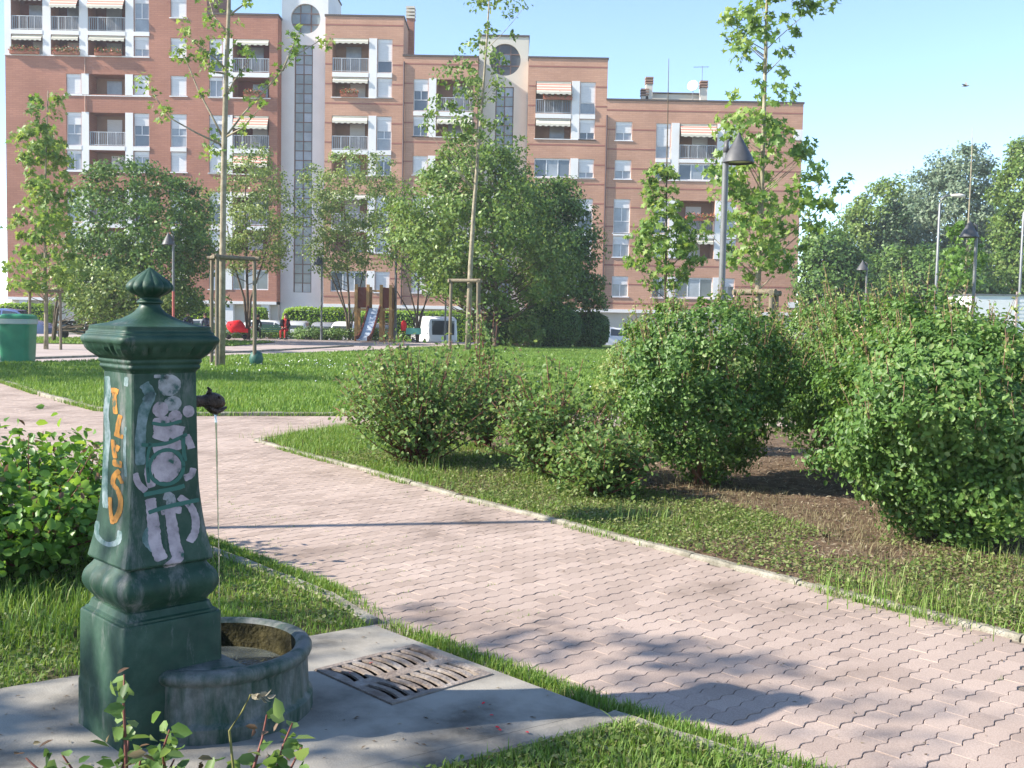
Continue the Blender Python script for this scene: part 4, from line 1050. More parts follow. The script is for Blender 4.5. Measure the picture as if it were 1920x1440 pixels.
# roof things on the end block
hx0, hx1 = at(1215, 180, FY + 3).x, at(1322, 180, FY + 3).x
m = MB(); m.box(hx0, hx1, FY + 3, FY + 7, 17.9, 19.1); h_ = m.build('roof_hut', M['cream'], tG)
m = MB(); m.box(hx0 - .1, hx1 + .1, FY + 2.9, FY + 7.1, 19.102, 19.2); m.build('hut_roof', M['coping'], h_)
for px, zt in ((1216, 19.6), (1318, 19.4), (1208, 18.7)):
    x = at(px, 170, FY + 2.5).x; m = MB(); m.box(x - .26, x + .26, FY + 2.0, FY + 2.6, 17.9, zt); ch = m.build('chimney', M['cream'], tG)
    m = MB()
    for i in range(3): m.box(x - .3, x + .3, FY + 1.95, FY + 2.65, zt + .05 + i * .2, zt + .17 + i * .2)
    m.build('chimney_cap', M['loggia_tan'], ch)
dp = at(1300, 162, FY + 2.2); m = MB()
m.lathe([(.02, 0), (.25, .05), (.42, .15), (.44, .16), (.40, .17), (.22, .09), (.01, .04)], 24)
dsh = tag(m.build('satellite_dish', M['white'], loc=(dp.x, FY + 2.2, dp.z), smooth=True), 'white satellite dish on the roof of the end block', 'satellite dish'); dsh.rotation_euler = (rad(75), 0, rad(-25))
m = MB(); m.tube([(0, 0, 17.95 - dp.z), (0, 0, -.1)], .03, 6); mm = m.build('mast', M['galv'], None, loc=(dp.x, FY + 2.32, dp.z)); mm.parent = dsh; mm.matrix_parent_inverse = dsh.matrix_basis.inverted(); 
ant = tag(empty('roof_antenna', (at(1318, 150, FY + 3).x, FY + 3.4, 19.2)), 'thin television antenna on a mast above the roof hut', 'antenna')
m = MB(); m.tube([(0, 0, 0), (0, 0, 2.2)], .025, 6); m.build('mast', M['galv'], ant)
m = MB(); m.tube([(-.7, 0, 2.1), (.5, 0, 2.15)], .018, 5)
for i in range(5): m.tube([(-.6 + i * .25, -.25, 2.11), (-.6 + i * .25, .25, 2.11)], .012, 4)
m.build('aerial', M['galv'], ant)
for px, t_, zt in ((1136, tF, 20.0), (755.5, tC, 20.5)):
    x = at(px, 300, FY).x; m = MB(); m.tube([(x, FY - .09, 2.2), (x, FY - .09, zt - 3.2 if px > 1000 else zt)], .07, 8); m.build('downpipe', M['pipe'], t_)
# flower boxes
for i, (px, w, z, lab) in enumerate(((50, 2.2, 20.62, 'flower box under the leftmost top loggia of the red block'), (127, 2.0, 20.62, 'red flower box under the second top loggia of the red block'), (205, 2.0, 20.62, 'leafy flower box under the third top loggia of the red block'), (478, 1.6, 17.75, 'flower box on the red block loggia beside the white tower'))):
    flower_box(X(px), w, z, FY, lab, i)
flower_box(X2(655), 1.3, 17.9, FY, 'green flower box on the loggia of the block with the chimney', 9)
flower_box(X3(1045), 2.2, 17.98, FY, 'row of flower pots on the railing beside the cream tower', 10)
flower_box(X4(1315), 2.2, 9.1, FY, 'flower box on the end block behind the plane tree', 12)

# ------------------------------------------------------------------ vegetation
def stuffpart(o): o['kind'] = 'stuff'; return o
def crown_clumps(prof, n, rng, shell=.5, yscale=1.0):
    """prof: list of (z, radius, cx, cy) from bottom to top; returns clump centres and outward directions"""
    P = np.array(prof); z = P[:, 0]; r = P[:, 1]
    zz = np.linspace(z[0], z[-1], 200); rr = np.interp(zz, z, r); w = np.maximum(rr, .02) ** 1.35; w /= w.sum()
    cz = rng.choice(zz, n, p=w) + rng.normal(scale=(z[-1] - z[0]) / 200, size=n)
    R = np.interp(cz, z, r); q = shell + (1 - shell) * np.sqrt(rng.random(n)); a = rng.random(n) * 2 * math.pi
    cx = np.interp(cz, z, P[:, 2]); cy = np.interp(cz, z, P[:, 3])
    q = q * (1 + .16 * np.sin(3 * a + cz * 1.7 + z[0]) * np.sin(cz * 2.3 / max(.3, (z[-1] - z[0]) / 5)) ) * rng.uniform(.82, 1.12, n)
    c = np.stack([cx + R * q * np.cos(a), cy + R * q * np.sin(a) * yscale, cz], 1)
    mid = (z[0] + z[-1]) / 2; hh = (z[-1] - z[0]) / 2
    o = np.stack([np.cos(a), np.sin(a), (cz - mid) / hh * .9], 1)
    return c, norm(o), np.stack([cx, cy, cz], 1)
def clump_leaves(c, o, per, rc, rng, flatten=.7, outw=.8, up=.45, noise=.75):
    n = len(c); rc = np.broadcast_to(rc, (n,))
    d = rng.normal(size=(n * per, 3)); d = norm(d) * (rng.random((n * per, 1)) ** .45); d[:, 2] *= flatten
    p = np.repeat(c, per, 0) + d * np.repeat(rc, per)[:, None]
    nr = np.repeat(o, per, 0) * outw + d * .7 + np.array([0, 0, up]) + rng.normal(scale=noise, size=(n * per, 3))
    tint = np.repeat(rng.normal(0, .13, n), per)
    rnd = np.clip(rng.normal(.45, .2, n * per) + tint, 0, 1)
    return p, nr, rnd
def limb(mb_, a, b, r0, r1, rng, sag=.12, n=5, sides=5):
    a, b = Vector(a), Vector(b); L = (b - a).length; pts = []; rs = []
    off = Vector((rng.normal() * .06 * L, rng.normal() * .06 * L, -sag * L))
    for i in range(n):
        t = i / (n - 1); pts.append(a.lerp(b, t) + off * math.sin(math.pi * t)); rs.append(r0 + (r1 - r0) * t)
    mb_.tube(pts, rs, sides)
def tree(name, label, base, trunk, prof, nclump, per, rc, lsize, template, lm, bark, r0, seed, shell=.5, group=None, cat='tree', stems=None, rise=.5, leader=None, yscale=1.0, flatten=.7, sag=.1, extra=None):
    """base: (x, y, z); trunk: world points from the ground up; prof in world coordinates"""
    rng = np.random.default_rng(seed)
    e = tag(empty(name, base), label, cat, group); B = np.array(base)
    mb_ = MB(); T = [Vector(p) - Vector(base) for p in trunk]
    k = len(T); rs = [r0 * (1 - .82 * i / (k - 1)) for i in range(k)]; rs[0] *= 1.15
    mb_.tube(T, rs, 8)
    for st in (stems or []): mb_.tube([Vector(p) - Vector(base) for p in st], [r0 * .7 * (1 - .7 * i / (len(st) - 1)) for i in range(len(st))], 6)
    mb_.build('trunk', bark, e, smooth=True)
    c, o, ax = crown_clumps(prof, nclump, rng, shell, yscale)
    if extra is not None: c = np.concatenate([c, np.array(extra)]); o = np.concatenate([o, np.tile([[0, 0, 1.0]], (len(extra), 1))])
    tz = np.array([p.z for p in T]); tx = np.array([p.x for p in T]); ty = np.array([p.y for p in T])
    br = MB()
    for i in range(len(c)):
        q = c[i] - B; h = math.hypot(q[0] - np.interp(q[2], tz, tx), q[1] - np.interp(q[2], tz, ty))
        zb = min(max(q[2] - rise * h - .15, tz[-1] * .18), tz[-1] * .97)
        a = (np.interp(zb, tz, tx), np.interp(zb, tz, ty), zb)
        if i % 1 == 0 and (nclump <= 95 or i % 4 == 0): limb(br, a, q, max(r0 * .22, .012) * (1.1 - .6 * zb / tz[-1]), .006, rng, sag, 4, 4)
    if br.f: stuffpart(br.build('branches', bark, e, smooth=True))
    p, nr, rnd = clump_leaves(c - B, o, per, rc * rng.uniform(.55, 1.45, len(c)), rng, flatten)
    stuffpart(leaves('crown', p, nr, rng.uniform(.7, 1.25, len(p)) * lsize, template, lm, rng, rnd, parent=e))
    return e
def pxprof(rows, Y, yc=None):
    """silhouette rows (py, xl, xr) at distance Y turned into world radii"""
    out = []
    for py, xl, xr in rows:
        a = at(xl, py, Y); b = at(xr, py, Y); out.append((( a.z + b.z) / 2, (b.x - a.x) / 2, (a.x + b.x) / 2, Y))
    return sorted(out)
def pxtrunk(pts, Y, g=0.0):
    w = [at(px, py, Y) for px, py in pts]; w = sorted(w, key=lambda p: p.z)
    return [Vector((w[0].x - .0, Y, g))] + [p for p in w if p.z > g + .15]
def staked(label, c, side, h, rot, group='wooden stake frames around the young trees', r=.05):
    e = tag(empty('tree_stake_frame', (c[0], c[1], 0), rot), label, 'stake frame', group)
    R = side / math.sqrt(3); P = [(R * math.cos(a), R * math.sin(a)) for a in (-math.pi / 2, math.pi / 6, 5 * math.pi / 6)]
    for x, y in P:
        m = MB(); m.tube([(x, y, -.1), (x, y, h * .5), (x * .98, y * .98, h)], r, 10); m.build('post', M['wood_stake'], e, smooth=True, angle=50)
    for i in range(3):
        a, b = Vector((*P[i], h - .03)), Vector((*P[(i + 1) % 3], h - .03)); d = (b - a).normalized() * .12
        m = MB(); m.tube([a - d + Vector((0, 0, .075 + .012 * i)), b + d + Vector((0, 0, .075 + .012 * i))], r * 1.1, 10); m.build('rail', M['wood_stake'], e, smooth=True, angle=50)
    return e

# --- young staked trees
t1b = G(416, 690)
Y1 = t1b.y
tr1 = [(416, 690), (417, 500), (419, 350), (421, 250), (424, 140), (428, 40), (431, -60), (434, -200)]
br1 = [[(419, 262), (455, 215), (500, 165), (530, 132), (552, 105), (600, 76)], [(530, 132), (545, 95), (560, 60)], [(418, 258), (396, 215), (372, 170), (350, 115), (338, 95)], [(413, 270), (370, 250), (320, 222), (300, 195), (272, 150)], [(421, 258), (455, 240), (485, 205)],
       [(424, 130), (400, 105), (370, 85), (345, 58)], [(424, 138), (396, 135), (380, 110)], [(426, 60), (400, 30), (392, 0)], [(428, 30), (455, 10), (470, -25)], [(423, 180), (440, 150), (470, 110)], [(430, -20), (460, -70), (480, -120)], [(430, -30), (400, -90), (385, -140)], [(416, 275), (405, 262), (395, 275)]]
e = tag(empty('young_tree', (t1b.x, Y1, 0)), 'sparse young plane tree with bare pale trunk in the nearest stake frame', 'tree', 'young trees held by stakes')
rng = np.random.default_rng(41)
m = MB(); T = [at(x, y, Y1) - Vector((t1b.x, Y1, 0)) for x, y in tr1]; T[0].z = 0
m.tube(T, [.085, .08, .075, .072, .06, .05, .035, .01], 9); m.build('trunk', M['bark_plane'], e, smooth=True)
m = MB(); cl = []
for b_ in br1:
    dy = rng.uniform(-.9, .9); pts = []
    for i, (x, y) in enumerate(b_):
        t = i / (len(b_) - 1); q = at(x, y, Y1 + dy * t); pts.append(q - Vector((t1b.x, Y1, 0)))
        if t > .3: cl += [(q + Vector(rng.normal(scale=.12, size=3)) - Vector((t1b.x, Y1, 0))) for _ in range(2 if t < .8 else 4)]
        if t > .3 and i < len(b_) - 1:
            nx = at(*b_[i + 1], Y1 + dy); cl.append((q + nx) / 2 - Vector((t1b.x, Y1, 0)))
    m.tube(pts, [.03 - .022 * i / (len(pts) - 1) for i in range(len(pts))], 6)
stuffpart(m.build('branches', M['bark_plane'], e, smooth=True))
for px, py in ((424, 60), (430, 20), (420, 100), (418, 170), (412, 280), (424, 285), (445, 90), (405, 70), (400, 45), (395, 75), (405, 100), (412, 130), (440, 40), (450, 75)):
    cl.append(at(px + rng.normal() * 4, py, Y1 + rng.normal() * .3) - Vector((t1b.x, Y1, 0)))
c = np.array([list(p) for p in cl]); o_ = np.tile([[0, 0, .6]], (len(c), 1))
p, nr, rnd = clump_leaves(c, o_, 7, .2, rng, .9)
stuffpart(leaves('crown', p, nr, rng.uniform(.09, .18, len(p)), T_PALM, LM['plane'], rng, rnd, parent=e))
staked('stake frame nearest on the left lawn around the bare trunk', (t1b.x + .06, Y1 + .35), 1.2, 2.82, rad(-8))
m = MB(); q = G(464, 690); m.lathe([(.07, 0), (.16, .05), (.19, .2), (.15, .36), (.05, .42)], 10); tag(m.build('watering_bag', M['bench_green'], loc=(t1b.x + .72, Y1 + .72, .022), smooth=True), 'small green watering bag at the foot of a stake', 'bag')

Y2 = 43.0
rows2 = [(-30, 880, 960), (0, 872, 985), (60, 858, 972), (110, 830, 965), (150, 800, 955), (200, 796, 945), (250, 800, 972), (285, 835, 965), (310, 850, 930)]
b2 = at(878, 660, Y2)
tree('young_tree', 'tall slender young tree with pale trunk standing before the big green tree', (b2.x, Y2, 0), pxtrunk([(877, 655), (882, 500), (888, 400), (896, 290), (905, 180), (914, 60), (919, -40)], Y2), pxprof(rows2, Y2), 105, 17, .32, .18, T_OVAL, LM['mid'], M['bark_plane'], .11, 52, .15, 'young trees held by stakes', rise=1.1, sag=.05)
staked('stake frame of the slender tree behind the rose bushes', (b2.x + .0, Y2 + .1), 1.3, 2.8, rad(30), r=.065)
Y3 = 29.0
rows3 = [(-120, 1400, 1500), (0, 1375, 1540), (40, 1362, 1520), (90, 1372, 1490), (140, 1392, 1495), (190, 1345, 1505), (250, 1325, 1515), (310, 1325, 1545), (360, 1322, 1572), (410, 1322, 1565), (460, 1345, 1550), (500, 1365, 1500), (525, 1390, 1460)]
b3 = at(1418, 700, Y3)
tree('young_tree', 'leafy plane tree with broad leaves rising behind the lamp and bushes', (b3.x, Y3, 0), pxtrunk([(1418, 690), (1421, 540), (1425, 430), (1430, 300), (1434, 160), (1436, 60), (1440, -60), (1445, -160)], Y3), pxprof(rows3, Y3), 185, 16, .30, .19, T_PALM, LM['plane'], M['bark_plane'], .10, 63, .1, 'young trees held by stakes', rise=.8, sag=.04,
     extra=[list(at(x, y, Y3 + dy)) for x, y, dy in ((1555, 5, .3), (1500, 12, -.2), (1540, 15, .1), (1365, 40, .2), (1372, 70, .1), (1380, 95, 0), (1570, 355, .2), (1585, 345, .2), (1548, 385, .1), (1440, 30, 0), (1445, 65, .1))])
staked('stake frame of the plane tree seen above the big round bush', (b3.x + .1, Y3 + .1), 1.15, 2.2, rad(10), r=.07)
Y4 = 33.0
rows4 = [(300, 1232, 1262), (325, 1215, 1275), (350, 1212, 1268), (380, 1205, 1280), (410, 1195, 1295), (450, 1185, 1315), (490, 1172, 1322), (520, 1190, 1300), (540, 1220, 1270)]
b4 = at(1246, 690, Y4)
tree('young_tree', 'small bright plane tree with long bare leader left of the lamp post', (b4.x, Y4, 0), pxtrunk([(1246, 680), (1248, 540), (1249, 420), (1250, 320), (1252, 220), (1254, 110)], Y4), pxprof(rows4, Y4), 100, 17, .27, .18, T_PALM, LM['plane'], M['bark'], .045, 74, .15, 'young trees held by stakes', rise=.7, sag=.03)
Y5 = 38.0
rows5 = [(168, 80, 112), (200, 55, 112), (240, 30, 100), (290, 32, 135), (330, 40, 138), (380, 35, 140), (430, 28, 142), (480, 18, 150), (530, 20, 150), (560, 40, 140)]
b5 = at(86, 620, Y5)
tree('young_tree', 'young plane tree at the left edge before the red brick wall', (b5.x, Y5, 0), pxtrunk([(86, 615), (85, 520), (84, 400), (86, 300), (90, 170)], Y5), pxprof(rows5, Y5), 150, 19, .30, .19, T_PALM, LM['plane'], M['bark_plane'], .08, 85, .2, 'young trees held by stakes', rise=.7, sag=.03)
staked('stake frame at the left edge behind the green bin', (b5.x, Y5), 1.0, 2.0, rad(200), r=.05)
Y12 = 40.0
rows12 = [(405, 1790, 1805), (430, 1785, 1812), (470, 1778, 1845), (510, 1775, 1850), (535, 1785, 1825)]
b12 = at(1806, 640, Y12)
tree('young_tree', 'thin yellow green sapling beside the right hand lamp', (b12.x, Y12, 0), pxtrunk([(1806, 630), (1808, 560), (1814, 450), (1820, 340), (1824, 240)], Y12), pxprof(rows12, Y12), 36, 15, .26, .2, T_PALM, LM['lime'], M['bark_plane'], .07, 96, .2, 'young trees held by stakes', rise=.6, sag=.03)

# --- park trees in the middle distance
def park_tree(label, Y, rows, stem_px, ncl, per, rc, ls, lm, seed, r0=.14, shell=.35, stems=None, bark=None, name='park_tree', g=None, grp='trees between the park and the street'):
    b = at(stem_px[0][0], stem_px[0][1], Y); gg = gz(Y) if g is None else g
    return tree(name, label, (b.x, Y, gg), pxtrunk(stem_px, Y, gg), pxprof(rows, Y), ncl, per, rc, ls, T_DIAM, LM[lm], bark or M['bark'], r0, seed, shell, grp, stems=[[Vector((b.x, Y, gg))] + [at(x, y, Y + (i - 1) * .5) for x, y in st] for i, st in enumerate(stems or [])], rise=.6)
park_tree('dense dark green tree before the red block left of the bare trunk', 50, [(305, 190, 240), (330, 165, 345), (370, 150, 392), (420, 145, 402), (470, 135, 405), (520, 130, 400), (560, 120, 395), (590, 150, 380)], [(262, 640), (262, 560), (260, 470), (255, 380)], 340, 74, .62, .18, 'dark', 101, .16)
park_tree('olive green tree with forked trunk at the far left', 46, [(500, 90, 240), (540, 100, 320), (575, 130, 320), (600, 160, 300)], [(100, 630), (104, 580), (112, 530), (120, 490)], 110, 50, .5, .16, 'olive', 102, .1, stems=[[(108, 580), (125, 540), (150, 510)]])
park_tree('airy olive green tree growing behind the nearest stake frame', 56, [(278, 420, 500), (310, 395, 535), (360, 390, 545), (420, 392, 552), (470, 405, 550), (510, 425, 530)], [(466, 635), (464, 560), (462, 480), (460, 400), (460, 320)], 170, 44, .5, .16, 'olive', 103, .12, .2, stems=[[(470, 560), (490, 500), (510, 430)], [(458, 560), (440, 500), (425, 420)]])
park_tree('airy multi stemmed tree left of the wooden slide', 59, [(285, 640, 710), (310, 580, 745), (350, 550, 765), (400, 545, 765), (440, 550, 745), (480, 560, 730), (520, 590, 715)], [(655, 630), (655, 580), (652, 520), (648, 440), (645, 360)], 240, 46, .52, .16, 'olive', 104, .1, .2, stems=[[(650, 590), (635, 530), (610, 450)], [(662, 590), (680, 520), (705, 430)], [(648, 585), (622, 520), (585, 470)]])
park_tree('fan shaped multi stemmed tree between slide and slender tree', 57, [(400, 740, 850), (450, 720, 860), (500, 735, 850), (530, 760, 830)], [(783, 635), (783, 590), (785, 520), (788, 430)], 110, 44, .5, .16, 'mid', 105, .09, .2, stems=[[(780, 590), (765, 530), (745, 470)], [(788, 590), (812, 540), (845, 500)], [(776, 600), (752, 560), (735, 530)], [(790, 595), (805, 540), (815, 470)]])
park_tree('big dense green tree in the middle before the tan blocks', 49, [(268, 870, 960), (300, 815, 985), (345, 760, 1005), (390, 728, 1030), (430, 722, 1060), (480, 735, 1075), (530, 790, 1080), (575, 850, 1080)], [(930, 645), (930, 560), (925, 450), (915, 350)], 430, 74, .66, .18, 'mid', 106, .2, .45)
park_tree('rounded dark green tree right of the big middle tree', 52, [(335, 1010, 1065), (365, 985, 1085), (410, 980, 1105), (450, 985, 1115), (500, 985, 1120), (545, 985, 1130), (580, 1000, 1125)], [(1050, 645), (1050, 560), (1045, 470), (1042, 390)], 260, 72, .55, .17, 'dark', 107, .15, .45)
# --- far trees on the right
far = 'trees far behind on the right'
park_tree('dark green round tree touching the right end of the building', 72, [(430, 1520, 1580), (455, 1508, 1600), (500, 1500, 1615), (550, 1498, 1625), (600, 1500, 1620)], [(1555, 640), (1555, 560), (1555, 500)], 240, 62, .8, .27, 'dark', 111, .2, .5, grp=far)
park_tree('green tree with sloping crown behind the small far lamp', 100, [(340, 1660, 1700), (365, 1625, 1730), (400, 1580, 1745), (440, 1572, 1745), (500, 1580, 1740), (570, 1590, 1740)], [(1665, 625), (1665, 540), (1665, 450)], 320, 60, 1.15, .36, 'mid', 112, .3, .5, grp=far)
park_tree('dark conifer behind the small far lamp on the right', 84, [(385, 1672, 1690), (440, 1650, 1712), (500, 1625, 1740), (560, 1605, 1760), (600, 1600, 1760)], [(1681, 630), (1681, 540), (1681, 420)], 260, 60, .85, .27, 'conifer', 113, .25, .4, grp=far, name='conifer')
park_tree('tall silvery poplar behind the street lamp', 92, [(275, 1790, 1830), (305, 1745, 1855), (340, 1712, 1875), (390, 1700, 1885), (450, 1695, 1890), (520, 1690, 1885), (580, 1700, 1880)], [(1795, 630), (1795, 520), (1792, 400), (1790, 330)], 460, 62, 1.0, .31, 'silver', 114, .3, .45, grp=far)
park_tree('tall green poplar at the right edge', 80, [(262, 1908, 1950), (300, 1888, 1985), (350, 1878, 2000), (420, 1875, 2010), (500, 1870, 2010), (570, 1875, 2000)], [(1930, 640), (1930, 520), (1928, 400)], 380, 60, .9, .29, 'mid', 115, .28, .45, grp=far)
park_tree('low dark tree under the tall poplars', 78, [(470, 1640, 1800), (510, 1620, 1860), (560, 1610, 1900), (600, 1610, 1910)], [(1750, 640), (1750, 580), (1750, 540)], 300, 60, .8, .26, 'dark', 116, .2, .4, grp=far)
# --- trees just outside the picture whose shade falls into it
tree('shade_tree', 'tree standing left of the fountain outside the picture', (-9.0, 2.0, 0), [(-9.0, 2.0, 0), (-9.0, 2.0, 2), (-8.95, 2.0, 4), (-8.9, 2.0, 6)], [(3.5, 1.2, -8.9, 2.05), (4.4, 2.1, -8.9, 2.05), (5.3, 2.0, -8.9, 2.0), (6.1, 1.2, -8.9, 1.95), (6.6, .4, -8.9, 1.95)], 96, 30, .28, .11, T_OVAL, LM['mid'], M['bark'], .12, 121, .1, 'trees outside the picture')
for i, (x, y, r, zc) in enumerate(((-17.0, 21.3, 3.2, 6.0), (-23.0, 24.5, 3.2, 6.2))):
    tree('shade_tree', ('nearer', 'farther')[i] + ' broad tree left of the lawn outside the picture', (x, y, 0), [(x, y, 0), (x, y, 2.5), (x, y, 5), (x, y, 7)], [(zc - 2, r * .6, x, y), (zc - 1, r, x, y), (zc + .6, r, x, y), (zc + 2, r * .5, x, y)], 110, 40, .6, .2, T_DIAM, LM['mid'], M['bark'], .16, 130 + i, .2, 'trees outside the picture', yscale=.7)

# --- bushes of the bed
def bush(name, label, base, prof, ncl, per, rc, ls, lm, seed, topmat=None, shoots=60, group='bushes in the bed along the path', shell=.55, cat='bush', stemn=14, shoot_h=.3, lean=(0, 0)):
    rng = np.random.default_rng(seed); B = Vector((base[0], base[1], .02))
    e = tag(empty(name, B), label, cat, group)
    pr = [(z, r, 0, 0) for z, r in prof]
    c, o, ax = crown_clumps(pr, ncl, rng, shell)
    H = prof[-1][0]
    c[:, 0] += lean[0] * c[:, 2]; c[:, 1] += lean[1] * c[:, 2]
    # lumpy outline
    lump = 1 + .2 * np.sin(3.1 * np.arctan2(c[:, 1], c[:, 0]) + seed) * np.cos(c[:, 2] * 4 + seed)
    c[:, :2] *= lump[:, None]
    p, nr, rnd = clump_leaves(c, o, per, rc * rng.uniform(.5, 1.6, ncl), rng, .8, 1.0, .35, .6)
    p[:, 2] = np.maximum(p[:, 2], .03)
    stuffpart(leaves('foliage', p, nr, rng.uniform(.65, 1.3, len(p)) * ls, T_OVAL, LM[lm], rng, rnd, parent=e))
    m = MB(); R0 = prof[0][1]
    for i in range(stemn):
        a = rng.random() * 6.28; r = R0 * rng.random() * .5; q = c[rng.integers(len(c))]
        limb(m, (r * math.cos(a), r * math.sin(a), -.02), (q[0] * .8, q[1] * .8, q[2] * .9), .012, .005, rng, -.05, 5, 5)
    sp_, sn, sr = [], [], []
    for i in range(shoots):
        cand_ = rng.integers(len(c)); q = c[cand_]
        if q[2] < H * .5: continue
        h = rng.uniform(.4, 1.0) * shoot_h * (1.8 if rng.random() < .07 else 1); d = Vector((o[cand_][0] * .35 + rng.normal() * .15, o[cand_][1] * .35 + rng.normal() * .15, 1)).normalized()
        a = Vector(q); b = a + d * h; m.tube([a, a.lerp(b, .5), b], [.004, .003, .0015], 4)
        for j in range(int(h / .022)):
            t = rng.random() ** .8; sp_.append(a.lerp(b, t) + Vector(rng.normal(scale=.012, size=3))); sn.append(Vector(rng.normal(size=3)) + Vector((0, 0, .8))); sr.append(rng.random())
    stuffpart(m.build('stems', M['twig'], e, smooth=True))
    if sp_: stuffpart(leaves('young_shoots', np.array(sp_), np.array(sn), rng.uniform(.6, 1.1, len(sp_)) * ls * .85, T_OVAL, LM[topmat or lm], rng, np.array(sr), parent=e))
    return e
g1 = G(1318, 915)
bush('bush', 'big round leafy bush in the middle of the bed below the lamp', (g1.x, g1.y), [(.08, .16), (.25, .36), (.5, .58), (.8, .74), (1.1, .76), (1.35, .66), (1.55, .42), (1.68, .12)], 500, 62, .115, .039, 'bush', 201, 'bush_top', 420, shoot_h=.30)
g2 = G(1575, 880)
bush('bush', 'leafy bush standing back between the two biggest bushes', (g2.x, g2.y), [(.1, .25), (.4, .6), (.8, .8), (1.2, .8), (1.5, .55), (1.68, .2)], 400, 60, .13, .042, 'bush', 202, 'bush_top', 380, shoot_h=.30)
g3 = G(1800, 1030)
bush('bush', 'biggest bush at the right edge reaching the ground with round leaves', (g3.x + .02, g3.y + .12), [(.06, .26), (.25, .52), (.5, .74), (.85, .90), (1.15, .86), (1.32, .66), (1.43, .42), (1.52, .15)], 720, 66, .115, .039, 'bush', 203, 'bush_top', 600, shoot_h=.22)
bush('bush', 'farther leafy bush behind the biggest bush near the right edge', (3.55, 9.4), [(.1, .3), (.5, .7), (1.0, .9), (1.4, .75), (1.72, .2)], 340, 60, .145, .042, 'bush', 204, 'bush_top', 380, shoot_h=.32)
bush('bush', 'leafy bush half hidden behind the biggest one at the frame edge', (4.6, 8.6), [(.1, .3), (.5, .7), (.9, .85), (1.2, .6), (1.32, .2)], 260, 56, .15, .044, 'bush', 205, 'bush_top', 80, shoot_h=.22)
bush('bush', 'pale leafy bush at the left side of the big round one', (G(1200, 850).x, G(1200, 850).y), [(.1, .2), (.4, .4), (.8, .5), (1.1, .42), (1.32, .1)], 160, 55, .12, .036, 'bush_top', 206, 'bush_top', 50, shoot_h=.2)
# --- roses
def rose(name, label, base, h, spread, canes, per, ls, seed, lm='rose', red=.35, group='rose bushes beside the path', tall=None, z0=.02, young=True, scat=1.0, thick=1.0):
    rng = np.random.default_rng(seed); e = tag(empty(name, (base[0], base[1], z0)), label, 'rose bush', group)
    m = MB(); P, Nn, Rr, Q, Qn, Qr = [], [], [], [], [], []
    for i in range(canes):
        a = rng.random() * 6.28; s = spread * math.sqrt(rng.random()); hh = h * rng.uniform(.45, 1.0) * (1 - .35 * (s / spread) ** 2)
        if tall and i < tall[0]: hh = tall[1] * rng.uniform(.85, 1); s *= .35
        st = Vector((rng.normal() * .06 * spread, rng.normal() * .06 * spread, 0)); out = Vector((math.cos(a), math.sin(a), 0)) * s
        pts = []; wob = Vector((rng.normal(), rng.normal(), 0)) * .03
        for k_ in range(6):
            t = k_ / 5; pts.append(st + out * t ** .85 + Vector((0, 0, hh * (t ** .8))) + wob * math.sin(t * 5))
        m.tube(pts, [.008 * thick * (1 - .7 * k_ / 5) for k_ in range(6)], 5)
        for j in range(per):
            t = .12 + .88 * rng.random() ** .7; f = t * 5; k_ = min(int(f), 4); q = pts[k_].lerp(pts[k_ + 1], f - k_) + Vector(rng.normal(scale=.06 * max(1, ls / .05) * scat, size=3))
            q.z = max(q.z, .02)
            nn_ = Vector(rng.normal(scale=.7, size=3)) + Vector((out.x, out.y, 0)) * .6 + Vector((0, 0, .8))
            if young and t > .86 and rng.random() < red: Q.append(q + Vector((0, 0, .02))); Qn.append(nn_); Qr.append(rng.random())
            else: P.append(q); Nn.append(nn_); Rr.append(np.clip(rng.normal(.45, .22), 0, 1))
    stuffpart(m.build('canes', M['rose_stem'], e, smooth=True))
    stuffpart(leaves('foliage', np.array(P), np.array(Nn), rng.uniform(.65, 1.25, len(P)) * ls, T_OVAL, LM[lm], rng, np.array(Rr), parent=e, stretch=1.15))
    if Q: stuffpart(leaves('red_shoots', np.array(Q), np.array(Qn), rng.uniform(.5, 1.0, len(Q)) * ls, T_OVAL, LM['rose_red'], rng, np.array(Qr), parent=e, stretch=.8))
    return e
q = G(780, 878); rose('rose_bush', 'wide rose bush with reddish young leaves at the tip of the bed', (q.x, q.y + .1), 1.36, .85, 135, 64, .047, 301, red=.2)
q = G(905, 850); rose('rose_bush', 'upright rose bush with tall brown shoots before the slender tree', (q.x, q.y + .2), 1.35, .55, 80, 58, .047, 302, red=.4, tall=(8, 1.65))
q = G(1040, 905); rose('rose_bush', 'loose rose bush between the wide rose and the pale bush', (q.x, q.y + .1), 1.12, .62, 92, 56, .049, 303, red=.2, tall=(4, 1.2))
q = G(1130, 940); rose('rose_bush', 'low rose bush leaning over the kerb before the round bush', (q.x, q.y + .1), .68, .46, 62, 56, .047, 304, red=.1)
rose('rose_bush', 'light green rose bush behind the fountain at the left edge', (-2.75, 6.0), .82, .78, 130, 66, .058, 305, 'rose_light', .12)
rose('rose_bush', 'low light green rose at the far left edge', (-3.5, 5.5), .8, .7, 75, 55, .06, 306, 'rose_light', .12)
for i, (x, y, h, s, n_, lab) in enumerate(((-1.02, 2.80, .52, .22, 9, 'dark rose shoots with red stems in front of the fountain base'), (-.70, 2.74, .45, .25, 9, 'dark rose shoots with buds in front of the round basin'), (-1.30, 2.60, .36, .2, 7, 'low rose twigs at the bottom left corner before the fountain'), (-.82, 2.52, .34, .3, 10, 'low dark rose leaves along the bottom edge'))):
    rose('rose_bush', lab, (x, y), h, s, n_, 24, .05, 310 + i, 'rose', .25, 'dark rose shoots in the foreground', scat=.42)
